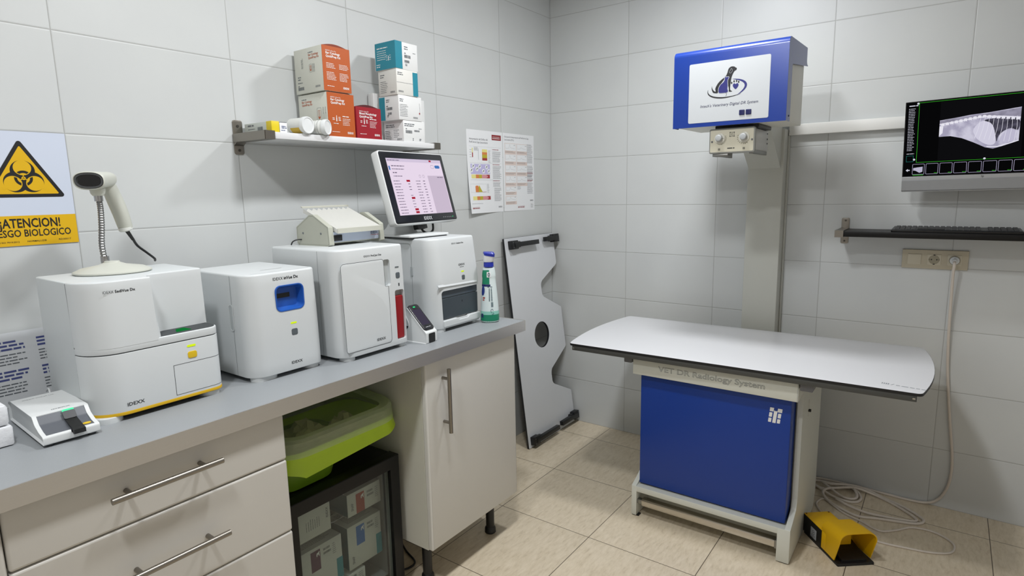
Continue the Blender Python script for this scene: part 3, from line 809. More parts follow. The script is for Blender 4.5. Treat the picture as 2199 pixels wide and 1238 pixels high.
# stand: flat foot plate + neck
P('foot_plate', MB().plan(rpoly([(-.128, -.155, .01), (.085, -.16, .01), (.078, .09, .03), (-.115, .09, .03)], 6), .004, .0125, .002, .003), WHITE, t)
P('foot_pad', MB().plan(rpoly([(-.124, -.150, .01), (.08, -.155, .01), (.074, .085, .03), (-.11, .085, .03)], 6), 0.0005, .004), BLACK, t)
nk = MB(); rows = []
for a, z in ((0, .012), (.1, .02), (.3, .038), (.6, .07), (1, .13)):
    wN = .075 - .035 * min(1, a * 2.2); yN = .02 - .055 * a + .02 * a * a
    rows.append([(x - .03, y + yN, z) for x, y in rr(-wN, wN, -.02 - .03 * (1 - min(1, a*2)), .025, .012)])
nk.rings(rows); P('neck', nk, WHITE, t)
P('rear_cover', MB().plan(rr(-.1, .1, -.08, .08, .02), -.062, -.038, .006, 0, M=S), WHITE, t)
cp = [S @ Vector(p) for p in ((.012, -.118, -.048), (.01, -.158, -.052), (.03, -.178, -.045), (.065, -.168, -.042), (.075, -.13, -.04))]
P('cable', MB().tube(bez(cp, 8), .0045, 10), BLACK, t, 'black cable loop under the screen')
P('connector', MB().plan(rr(-.03, .03, -.158, -.128, .004), -.06, -.036, .002, .002, M=S), BLACK, t)

# ================================================================== tube rocker on the blood-cell analyser
t = thing('tube_rocker', 'beige tube rocker with a ridged tilting tray on top of the tall analyser', 'tube rocker', (.327, -1.769, 1.2705), LW + D(2))
RK = mat('rocker_beige', '#b4b6a9', .5, var=.02)
prof = [(0, .004), (.012, 0), (.158, 0), (.17, .006), (.17, .062), (.098, .104), (.078, .104), (.004, .064)]
for x0, x1, nm in ((-.123, -.104, 'end_plate'), (.104, .123, 'end_plate')):
    m = MB(); n_p = len(prof)
    m.rings([[(x, a, b) for a, b in rpoly([(p[0], p[1], .004) for p in prof], 3)] for x in (x0, x1)])
    e = P(nm, m, RK, t)
    if x0 < 0:
        q = MB()
        for yy in (.042, .135): q.cyl((x0 - .0015, yy, .042), (x0 + .001, yy, .042), .0035, n=12)
        P('screw', q, GREYINK, e)
        P('groove', MB().line(inset(rpoly([(-p[0], p[1], .004) for p in prof], 3), .004), .0009, .0004, LF(x0, 0, 0), True), mat('groove_green', '#84887a', .6), e)
P('base_box', MB().box(-.104, .104, .012, .158, .008, .05, .002), RK, t)
P('front_plate', MB().box(-.1035, .1035, .008, .0125, .012, .046), mat('front_plate_blue_white', '#c5d0e2', .3), t, 'pale blue-white front plate')
P('switch', MB().box(-.101, -.066, .004, .009, .016, .036, .001), BLACK, t, 'black rocker switch')
k = MB(); k.text('IDEXX', FR(.064, .030, .0075), .0128, .02, width=.034); k.text('I  0', FR(-.082, .023, .0035), .007, 0)
flatP('printing', k, mat('navy_ink', '#2d3a5e', .5), t)
flatP('red_print', MB().words(FR(0, 0, .0075), .064, .0255, .034, 1, .003, .0018, R, 1.2), mat('red_ink', '#a8323c', .5), t)
# tray: slab tilted towards the viewer with eight V grooves
m = MB(); nV = 9; x0, x1 = -.098, .098
def tp(x, v, h): # v 0 front .. 1 back
    return Vector((x, -.012 + .178 * v, .056 + .070 * v + h))
top = []
for i in range(nV):
    xa = x0 + (x1 - x0) * i / nV; xb = x0 + (x1 - x0) * (i + 1) / nV
    top += [(xa, .0), ((xa + xb) / 2, -.0135)]
top.append((x1, 0.))
pro = top + [(x1, -.014), (x0, -.014)]
m.rings([[tp(x, v, h) for x, h in pro] for v in (0, .97)])
P('tray', m, mat('tray_ivory', '#d5d5d0', .5), t, 'ivory ridged tray')
P('tray_edge', MB().rings([[tp(x, v, h) for x, v, h in ((x0, -.012, -.013), (x0, -.012, .003), (x0, .0, .003), (x0, .0, -.013))], [tp(x, v, h) for x, v, h in ((x1, -.012, -.013), (x1, -.012, .003), (x1, .0, .003), (x1, .0, -.013))]]).rings([[tp(x, v, h) for x, v, h in ((x0 - .004, .96, .002), (x0 - .004, .96, .006), (x0 - .004, 1.0, .006), (x0 - .004, 1.0, .002))], [tp(x, v, h) for x, v, h in ((x1 + .004, .96, .002), (x1 + .004, .96, .006), (x1 + .004, 1.0, .006), (x1 + .004, 1.0, .002))]]), mat('tray_edge', '#c2c2b6', .5), t)
P('rocker_shaft', MB().cyl((-.1035, .085, .075), (.1035, .085, .075), .006), RK, t)
P('power_cable', MB().tube(bez([(-.104, .14, .018), (-.135, .15, .02), (-.15, .158, .014), (-.152, .165, .003)], 6), .0022, 8), BLACK, t)

# ================================================================== handheld reader stand
t = thing('test_reader', 'small white reader with sloping screen standing before the dark-drawer analyser', 'reader', (.522, -1.629, T), LW + D(3))
rs = lambda v: Vector((v.x * 1.12, v.y, v.z * 1.05))
prof = rpoly([(-.0, 0, .003), (-.0, .036, .006), (.012, .046, .006), (.088, .118, .008), (.104, .104, .006), (.074, .052, .02), (.11, .03, .01), (.122, 0, .003)], 5)
m = MB(); a = rr(-.026, .026, 0, 1, .0)
def sec(x, k): return [(x, p[0] * 1 + k * 0, p[1]) for p in prof]
P('housing', MB().rings([[(-.024, y, z) for y, z in inset(prof, .002)], [(-.026, y, z) for y, z in prof], [(.026, y, z) for y, z in prof], [(.024, y, z) for y, z in inset(prof, .002)]]), WHITE, t)
tl = math.atan2(.072, .076)
SS = Matrix.Translation((0, .050, .082)) @ Matrix.Rotation(tl, 4, 'X')
P('face_plate', MB().plan(rr(-.0235, .0235, -.057, .055, .010), -.002, .0042, 0, .0016, M=SS), mat('reader_face', '#1a1b1f', .22), t, 'black glass face')
P('display', MB().plan(rr(-.018, .018, -.035, .032, .001), .004, .0046, M=SS), emat('reader_display', '#4a4456', .8), t, 'dim violet display')
P('green_lamp', MB().plan(rr(-.005, .005, .041, .046, .002), .004, .0048, M=SS), LEDG, t)
k = MB().words(SS, -.012, -.047, .024, 1, .01, .0026, R, 1.1, z=.0046); flatP('brand_mark', k, mat('pale_mark2', '#9a9ca0', .5), t)
P('test_slot', MB().plan(rr(-.014, .016, .001, .033, .004), -.003, .0012, M=F0), BLACK, t, 'black test slot at the front')
for c_ in t.children:
    for v in c_.data.vertices: v.co = rs(v.co)

# ================================================================== spray bottle
t = thing('spray_bottle', 'disinfectant bottle with blue trigger cap and green label at the end of the worktop', 'bottle', (.489, -1.251, T), LW - D(46))
BT = mat('bottle_white', '#d7e4e4', .3, var=.01)
def bottle_r(z):
    pts = [(0, .044), (.006, .0525), (.04, .052), (.08, .049), (.12, .0445), (.15, .0405), (.165, .0385), (.18, .037), (.19, .0385), (.205, .0365), (.222, .033), (.2255, .016)]
    for (a, ra), (b_, rb_) in zip(pts, pts[1:]):
        if z <= b_: return ra + (rb_ - ra) * (z - a) / (b_ - a)
    return pts[-1][1]
zsb = [0, .003, .006, .02, .04, .06, .08, .1, .12, .14, .15, .158, .165, .172, .18, .185, .19, .198, .205, .214, .222, .2255]
m = MB(); m.rings([[(bottle_r(z) * math.cos(a) * .72, bottle_r(z) * math.sin(a) * .6, z) for a in [2*PI*i/40 for i in range(40)]] for z in zsb])
P('bottle_body', m, BT, t)
def wrap(m, e):   # lay flat artwork (u = angle * .05, v = height) on the bottle
    def f(v):
        a = -PI/2 + v.x / .05; r = bottle_r(v.y) + e
        return Vector((r * math.cos(a) * .72, r * math.sin(a) * .6 - e * .4, v.y))
    return m.apply(f)
def patch(m, u0, u1, v0, v1, n=10, k=6):
    V = [[m.bm.verts.new((u0 + (u1-u0)*i/n, v0 + (v1-v0)*j/k, 0)) for i in range(n+1)] for j in range(k+1)]
    for j in range(k):
        for i in range(n): m.face((V[j][i], V[j][i+1], V[j+1][i+1], V[j+1][i]))
    return m
GT = mat('bottle_green', '#12805f', .35)
P('green_band', wrap(patch(MB(), -.14, -.002, .158, .2225), .0006), GT, t, 'green upper label')
P('green_band', wrap(patch(MB(), -.17, .157, .003, .034, 26), .0006), GT, t, 'green bottom band')
P('green_fade', wrap(patch(MB(), -.17, .157, .034, .048, 26, 3), .0005), mat('bottle_mint', '#8fc9ba', .35), t, 'mint green fading band')
for q in ((-.09, .004, .149, .1575), (-.06, -.043, .022, .038)): P('navy_strip', wrap(patch(MB(), *q), .0009), mat('bottle_navy', '#18255f', .35), t)
ar = MB()
patch(ar, -.02, .010, .186, .208); wrap(ar, .001); P('white_patch', ar, PAPER, t)
ar = MB()
for r0 in (.004, .0075): ar.line([(-.005 + r0*math.cos(2*PI*i/16), .197 + r0*math.sin(2*PI*i/16)) for i in range(16)], .0026, 0, closed=True)
for i in range(14):
    ar.rect(-.008, -.001, .09 + i*.0038, .0922 + i*.0038); ar.rect(.006, .013, .09 + i*.0038, .0922 + i*.0038)
ar.bars(I4, .004, .066, .013, .02)
ar.line([(.008 + .007*math.cos(2*PI*i/12), .05 + .007*math.sin(2*PI*i/12)) for i in range(10)], .002); ar.line([(.006, .038), (.012, .034), (.018, .039), (.012, .043)], .002)
ar.rect(-.016, .016, .1455, .1485)
P('label_print', wrap(ar, .0012), mat('label_ink', '#35525e', .5), t)
ar = MB()
for i in range(24):
    a0, a1 = 2*PI*i/24, 2*PI*(i+1)/24
    ar.flat([(-.052, .132), (-.052 + .016*math.cos(a0), .132 + .02*math.sin(a0)), (-.052 + .016*math.cos(a1), .132 + .02*math.sin(a1))])
P('label_roundel', wrap(ar, .0011), mat('roundel_blue', '#2b3f86', .4), t)
ar = MB(); ar.rect(-.05, -.032, .1, .106).rect(-.05, -.036, .092, .097); P('red_print', wrap(ar, .0011), mat('label_red', '#a8474f', .5), t)
CB = mat('cap_blue', '#1f2f9e', .3)
P('cap_collar', MB().lathe([(.018, .226), (.0205, .228), (.0200, .245), (.019, .2475)], n=32), CB, t, 'blue collar')
P('trigger_head', MB().rings([[(x, y, .2475) for x, y in rr(-.020, .018, -.02, .024, .012)], [(x, y, .252) for x, y in rr(-.021, .020, -.022, .026, .013)], [(x, y, .268 - .16 * (x - .0) * .3) for x, y in rr(-.021, .023, -.026, .026, .012)], [(x, y, .276 - .4*x*.5) for x, y in rr(-.021, .023, -.028, .026, .011)]]), PAPER, t, 'white trigger head')
P('trigger_top', MB().rings([[(x, y, .272 - .2*x) for x, y in rr(-.0205, .0225, -.0285, .026, .011)], [(x, y, .282 - .12*x) for x, y in rr(-.0205, .024, -.030, .026, .011)], [(x, y, .287 - .04*x) for x, y in rr(-.019, .020, -.026, .022, .012)]]), CB, t, 'blue trigger top')

# ================================================================== barcode scanner and its stand on the large analyser
zt = T + .338
t = thing('scanner_stand', 'off-white scanner stand with a ribbed chrome gooseneck on the large analyser', 'stand', (.20, -2.50, zt + .0003), LW)
SW = mat('scanner_ivory', '#c6c8be', .42, var=.015)
P('base', MB().lathe([(.0, .0), (.078, 0), (.082, .003), (.081, .006), (.066, .014), (.03, .021), (.017, .0265), (.0155, .03), (0, .03)], TP(.006, -.025, 0, D(-30)), 48, 1.08, .92), SW, t)
m = MB(); path = bez([(0, 0, .026), (-.003, 0, .07), (.002, 0, .12), (.004, -.002, .165), (.002, -.003, .196)], 22)
q = [.0068 + .0007 * math.sin(i * 2.1) for i in range(len(path))]
m.tube(path, q, 14)
P('gooseneck', m, mat('gooseneck_steel', '#8a8a8a', .3, 1.), t, 'ribbed chrome gooseneck')
P('lower_ferrule', MB().cyl((0, 0, .024), (0, 0, .042), .0098), CHROME, t)
P('upper_ferrule', MB().cyl((.002, -.003, .184), (.002, -.003, .2), .0098), CHROME, t)
P('cup', MB().lathe([(.0, .198), (.012, .198), (.016, .204), (.018, .216), (0, .216)], TP(.002, -.003, 0), 24), SW, t)

# scanner: window looks towards the camera and slightly left; head axis along a
hx, hy, hz = .205, -2.494, zt + .2385
ax = Vector((.72, -.69, -.06)).normalized(); sd_ = Vector((0, 0, 1)).cross(ax).normalized(); upv = ax.cross(sd_)
t = thing('barcode_scanner', 'off-white handheld barcode scanner with black window resting on the gooseneck stand', 'scanner', M=Matrix.Translation((hx, hy, zt + .217)))
def HB(a): return BASIS(Vector((0, 0, hz - zt - .217)) + ax * a, sd_, upv, ax)
def ell(M, a, b, z=0, n=36, p=2.5):
    out = []
    for i in range(n):
        q = 2*PI*i/n; c, s_ = math.cos(q), math.sin(q)
        out.append(M @ Vector((a * math.copysign(abs(c) ** (2/p), c), b * math.copysign(abs(s_) ** (2/p), s_), z)))
    return out
m = MB(); m.rings([ell(HB(-.062), .012, .010), ell(HB(-.058), .019, .016), ell(HB(-.04), .0245, .0195), ell(HB(0), .029, .021), ell(HB(.035), .0345, .0225), ell(HB(.047), .0365, .023), ell(HB(.05), .034, .0205), ell(HB(.044), .0325, .0190)], True, True)
# handle sweeps down from the back of the head
P('head', m, SW, t)
P('window_hood', MB().rings([ell(HB(.0445), .0322, .0188), ell(HB(.0495), .0322, .0188), ell(HB(.0495), .0285, .0155), ell(HB(.046), .0275, .0145)], True, True), mat('hood_grey', '#4a4c4d', .4), t, 'grey window hood')
P('window', MB().rings([ell(HB(.0462), .026, .0135), ell(HB(.0472), .026, .0135)]), mat('scan_window', '#0a0b0d', .12), t, 'black scan window')
hp = bez([Vector((0, 0, .012)) + ax * -.045, Vector((0, 0, -.02)) + ax * -.058 + sd_ * .004, Vector((0, 0, -.07)) + ax * -.072 + sd_ * .012, Vector((0, 0, -.112)) + ax * -.082 + sd_ * .016], 6)
rows = []; nn = len(hp)
for i, c_ in enumerate(hp):
    f = i / (nn - 1); tn = (hp[min(nn-1, i+1)] - hp[max(0, i-1)]).normalized()
    s2 = (sd_ - tn * sd_.dot(tn)).normalized(); f2 = tn.cross(s2)
    wA = .0155 + .004 * math.sin(f * 2.6); dA = .0185 - .002 * f + .003 * math.sin(f * 4)
    rows.append([c_ + s2 * wA * math.cos(2*PI*k/20) + f2 * dA * math.sin(2*PI*k/20) for k in range(20)])
P('handle', MB().rings(rows), SW, t)
e = hp[-1]; tn = (hp[-1] - hp[-3]).normalized(); s2 = (sd_ - tn * sd_.dot(tn)).normalized(); f2 = tn.cross(s2)
P('handle_cap', MB().rings([[e + tn * z + s2 * r * .0175 * math.cos(2*PI*k/20) + f2 * r * .02 * math.sin(2*PI*k/20) for k in range(20)] for z, r in ((-.004, .98), (.003, 1.0), (.006, .9))]), mat('handle_cap', '#d9dbd6', .3), t)
P('trigger', MB().cyl(hp[8] - f2 * .0 + ax * .0165, hp[8] + ax * .0195, .004), BLACK, t, 'small black trigger dot')
P('strain_relief', MB().tube([e + tn * .004, e + tn * .03 + Vector((-.006, .012, -.004))], .0055, 12, True, .004), BLACK, t)
cab = [e + tn * .026 + Vector((-.006, .012, -.004)), e + Vector((-.03, .036, -.052)), e + Vector((-.06, .07, -.076)), e + Vector((-.098, .105, -.0985)), e + Vector((-.125, .118, -.108))]
# the lead drops behind the analyser
cab.append(Vector((.10 - hx - .0, cab[-1].y + .03, zt - .02 - zt - .217))); 
P('cable', MB().tube(bez(cab[:5], 8), .0034, 10), BLACK, t, 'black scanner lead')

# ================================================================== small urine strip reader
t = thing('strip_reader', 'low white strip reader with a green light and yellow button beside the foam box', 'reader', (.447, -2.694, T), LW - D(2))
w2 = .053
prof = rpoly([(0, .006, .003), (0, .0245, .006), (.026, .0295, .0), (.052, .040, .02), (.066, .0565, .008), (.24, .0565, .006), (.262, .050, .01), (.262, .006, .004)], 6)
m = MB().rings([[(-w2 + .004, y, z) for y, z in inset(prof, .004)], [(-w2 + .001, y, z) for y, z in inset(prof, .0012)], [(-w2, y, z) for y, z in prof], [(w2, y, z) for y, z in prof], [(w2 - .001, y, z) for y, z in inset(prof, .0012)], [(w2 - .004, y, z) for y, z in inset(prof, .004)]])
cp = rpoly([(.006, .0235, .0), (.0265, .0265, .0), (.050, .0365, .018), (.0668, .0538, .004), (.0668, .08, 0), (.006, .08, 0)], 6)
cutm = MB().rings([[(-w2 + .008, y, z) for y, z in cp], [(w2 - .008, y, z) for y, z in cp]])
m.cut(cutm, MB().box(-.001, .0245, -.01, .03, .0185, .06))
P('housing', m, WHITE, t)
inn_ = rpoly([(.0058, .0215, 0), (.0265, .0245, 0), (.050, .0345, .018), (.0664, .0515, .004), (.0664, .0545, 0), (.0498, .0373, .018), (.0265, .0273, 0), (.0058, .0242, 0)], 6)
P('tray_bed', MB().rings([[(-w2 + .0082, y, z) for y, z in inn_], [(w2 - .0082, y, z) for y, z in inn_]]), mat('reader_bed', '#5d6168', .4, var=.05, scale=300), t, 'dark grey sloping bed')
P('strip_tray', MB().plan(rr(.001, .0235, -.008, .052, .002), 0, .0025).xf(Matrix.Translation((0, 0, .0255)) @ Matrix.Rotation(D(14), 4, 'X')).rings([[(x, y, z) for x in (.001,) for y, z in ((-.0095, .017), (-.0095, .027), (.004, .029), (.004, .017))], [(.0235, y, z) for y, z in ((-.0095, .017), (-.0095, .027), (.004, .029), (.004, .017))]]), BLACK, t, 'black strip tray')
P('tray_arch', MB().plan(rr(.0, .0245, .0, .02, .004), 0, .003).xf(Matrix.Translation((0, .046, .038)) @ Matrix.Rotation(D(48), 4, 'X')), mat('tray_arch', '#22262a', .4), t)
P('green_lamp', MB().plan(rr(.001, .0235, -.003, .003, .003), 0, .0012).xf(Matrix.Translation((0, .0605, .0548)) @ Matrix.Rotation(D(52), 4, 'X')), emat('green_reader_lamp', '#5cf0ae', 1.2), t, 'green lamp')
P('button', MB().plan(circ(0, 0, .0085, 24, .0042), 0, .0025, 0, .001).xf(Matrix.Translation((.0335, .018, .0255)) @ Matrix.Rotation(D(10), 4, 'X') @ Matrix.Rotation(D(0), 4, 'Z')), mat('yellow_button', '#e2b41a'), t, 'yellow oval button')
k = MB(); k.text('IDEXX VetLab UA', TP(-.035, .215, .0568), .0072, 0, width=.062); k.text('IDEXX', TP(-.012, .085, .0568), .0075, .01, width=.036); flatP('printing', k, GREYINK, t)
for lx, ly in ((-.04, .015), (.04, .015), (-.04, .24), (.04, .24)): P('foot', MB().cyl((lx, ly, 0), (lx, ly, .0065), .008), DARK, t)
P('cable', MB().tube(bez([(.03, .262, .018), (.036, .285, .02), (.042, .31, .03), (.047, .34, .04), (.046, .36, .03)], 6), .0022, 8), WHITE, t)

# foam block at the left edge
t = thing('foam_box', 'white polystyrene box in two halves beside the strip reader', 'box', (.364, -2.775, T), LW)
ST = mat('polystyrene', '#dfe1e4', .75, var=.02, scale=160, bump=.5)
def rough(m, a):
    rn = random.Random(9)
    for v in m.bm.verts: v.co += Vector((rn.uniform(-a, a), rn.uniform(-a, a), rn.uniform(-a, a) * .5))
    return m
P('lower_half', rough(MB().box(-.24, 0, .0, .2, .001, .0455, .006), .0007), ST, t); P('upper_half', rough(MB().box(-.24, -.003, .002, .2, .0465, .092, .008), .0007), ST, t)

# leaflet leaning on the wall
t = thing('leaflet', 'grey instruction leaflet with blue headings leaning on the wall behind the strip reader', 'leaflet', M=Matrix(((0, -.978, -.21, .056), (1, 0, 0, -3.0), (0, -.21, .978, T), (0, 0, 0, 1))))
P('sheet', MB().box(0, .40, .0, .0012, 0.0004, .192), mat('leaflet_grey', '#c3c6c9', .5), t)
F = FR(0, 0, -.0003); k = MB(); hb = MB()
for x0, wd in ((.0, .1), (.125, .1), (.235, .105), (.372, .03)):
    rn = random.Random(int(x0 * 1000) + 2)
    for z0 in (.165, .088):
        hb.words(F, x0 + .005, z0, wd, 3, .0095, .0052, rn, 1.05)
        k.words(F, x0 + .005, z0 - .032, wd, 4, .008, .003, rn, 1.1)
hb.text('IDEXX VetLab UA?', FR(.285, .146, -.0004), .006, .02)
flatPs('headings', hb, mat('leaflet_blue', '#3a4378', .6), t, .02, 'dark blue heading'); flatP('printing', k, mat('leaflet_ink', '#555a60', .6), t)
# ================================================================== wall shelf (left wall)
S0 = 1.6455
t = thing('wall_shelf', 'white wall shelf on two steel brackets above the analysers', 'shelf', (0, -2.0045, S0), LW)
SHW = mat('shelf_white', '#d9dadb', .4, var=.008)
P('board', MB().box(.0, .814, -.190, -.001, -.0215, -.0002, .001), SHW, t)
for x0, inner in ((0, 1), (.7795, -1)):
    m = MB(); m.plan(rr(x0, x0 + .0345, -.0645, .05, .008), .0005, .004, 0, .001, M=FR(0, 0, 0))
    b = P('bracket', m, STEEL, t, 'brushed steel bracket')
    q = MB(); xa, xb = (x0 - .0012, x0 + .033) if inner > 0 else (x0 + .0015, x0 + .0355)
    # arm: a flat steel sleeve wrapped around the end of the board
    q.box(xa, xb, -.1925, -.003, .0003, .0032); q.box(xa, xb, -.1925, -.003, -.0245, -.0218)
    e = xa - .0018 if inner > 0 else xb
    q.box(e, e + .0018, -.1925, -.003, -.0245, .0032); q.box(xa, xb, -.1945, -.1925, -.0245, .0032)
    q.rings([[Vector(p) for p in ((xa, -.003, -.0245), (xa, -.022, -.0245), (xa, -.003, -.036))], [Vector(p) for p in ((xb, -.003, -.0245), (xb, -.022, -.0245), (xb, -.003, -.036))]])
    P('bracket_arm', q, STEEL, b)
    s_ = MB()
    for z in (.03, -.05): s_.lathe([(.005, 0), (.0045, .002), (0, .002)], FR(x0 + .017, z, -.004), 16)
    P('screw', s_, mat('screw_dark', '#5a5752', .4, 1.), b)

EARS = mat('kit_stone', '#d0d1c6', .55, var=.01); ORG = mat('kit_orange', '#ae5014', .5, var=.015); DORG = mat('kit_orange_inside', '#7a2f10', .6)
OINK = mat('orange_ink', '#b55a33', .6); REDC = mat('kit_red', '#93101f', .45, var=.015); DRED = mat('kit_red_inside', '#4d0810', .6)
def prep_kit(label, y0, z, w, d, h, front, inside, side, title, variant, xf=.186, rz=0.):
    t = thing('prep_kit_box', label, 'box', (xf, y0, z), LW + rz, group='preparation kits on the wall shelf')
    P('carton', MB().box(0, w, .0012, d, 0, h - .004, .0006), side, t)
    # front sheet and lid flap with the bulging upper edge
    arch = [(0, 0), (w, 0), (w, h - .004)] + [(w * (1 - i/12), h - .004 + .010 * math.sin(PI * i/12)) for i in range(1, 12)] + [(0, h - .004)]
    P('front_panel', MB().plan([(0, 0), (w, 0), (w, h - .0045), (0, h - .0045)], 0, .0012, M=FR(0, 0, .0012)), front, t)
    P('lid_flap', MB().plan([(0, h - .0042), (w, h - .0042)] + arch[3:-1], 0, .0012, M=FR(0, 0, .010)), inside, t, 'dark bulging lid flap')
    k = MB(); F = FR(0, 0, -.0006)
    s_ = w / .118
    k.text('IDEXX inVue Dx', F @ TP(.014, h - .022), .0058, 0, width=.044 * s_)
    k.text(title[0], F @ TP(.014, h - .0315), .0105, .022, width=(.06 if len(title[0]) < 13 else .082) * s_)
    k.text(title[1], F @ TP(.014, h - .0425), .0105, .022, width=.062 * s_)
    if variant == 0:
        for x in (.014, .068): k.words(F, x, .092, .046, 4, .0048, .0015); k.words(F, x, .062, .046, 6, .0048, .0015)
    else:
        k.plan(rr(.034, .0375, .052, .066, .0015), 0, .0002, M=F).plan(rr(.0347, .0368, .066, .073, .0008), 0, .0002, M=F)
        k.words(F, .018, .062, .012, 2, .005, .002); k.words(F, .044, .066, .012, 3, .005, .002); k.words(F, .022, .044, .026, 1, .005, .002)
        k.words(F, .062, .07, .036, 1, .005, .0026, R, 1.1); k.words(F, .062, .062, .04, 5, .0052, .0014)
    k.words(F, .014, .0155, .034, 1, .005, .0016, R, 1.1); k.text('IDEXX', F @ TP(w - .036, .0115), .0098, .03, width=.026)
    flatPs('front_printing', k, WHITEINK, t, .009, 'white print')
    # left face: u towards the front
    G = LF(-.0005, d, 0); k = MB(); o = MB()
    if side is EARS:
        ux = .085 if variant == 0 else .02
        o.text('Ear Cytology', G @ TP(ux, h - .032), .0098, .018, width=.058); o.text('QuickPrep Kit', G @ TP(ux, h - .0425), .0098, .018, width=.06)
        k.words(G, ux, h - .022, .035, 1, .01, .003)
        bx = .088 if variant == 0 else .105; bz = .068 if variant == 0 else .055; sc = .75 if variant == 0 else 1.25
        if variant == 0:
            k.words(G @ Matrix.Translation((.044, .085, 0)) @ Matrix.Rotation(PI/2, 4, 'Z'), 0, 0, .04, 2, .006, .002)
            k.words(G, .016, .055, .022, 2, .008, .004); k.words(G, .014, .036, .036, 1, .005, .003); k.words(G, .014, .025, .012, 1, .01, .003); k.bars(G, .014, .012, .034, .011)
            k.text('IDEXX', G @ TP(d - .048, .014), .009, .02, width=.028)
        k.line([(bx + x*sc, bz + y*sc) for x, y in rr(0, .02, 0, .036, .004)], .0008, 0, G, True)
        o.line([(bx + x*sc, bz + y*sc) for x, y in rr(.004, .0095, .012, .029, .001)], .0009, .0001, G, True); o.line([(bx + x*sc, bz + y*sc) for x, y in rr(.0105, .016, .012, .029, .001)], .0009, .0001, G, True)
        o.flat([(bx + x*sc, bz + y*sc) for x, y in ((.004, .011), (.016, .011), (.012, .005), (.008, .005))], .0001, G)
        for q in (.026, .036):
            k.line([(bx + (q + x)*sc, bz + y*sc) for x, y in rr(0, .005, .0, .02, .001)], .0008, 0, G, True); k.line([(bx + (q + x)*sc, bz + y*sc) for x, y in rr(.001, .004, .02, .036, .001)], .0008, 0, G, True)
        flatPs('side_printing', k, GREYINK, t, .012); flatPs('orange_printing', o, OINK, t, .012, 'orange side print')
    return t
EAR = ('Ear Cytology', 'QuickPrep Kit')
prep_kit('orange-fronted kit box standing on the shelf board, lower of the stacked pair', -1.7535, S0, .117, .165, .155, ORG, DORG, EARS, EAR, 1)
prep_kit('orange-fronted kit box on top of another orange kit box', -1.7595, S0 + .1557, .117, .165, .1555, ORG, DORG, EARS, EAR, 0, .183, D(-1))
prep_kit('small dark red kit box beside the orange kit boxes', -1.6285, S0, .119, .12, .118, REDC, DRED, REDC, ('Blood Morphology', 'QuickPrep Kit'), 1)

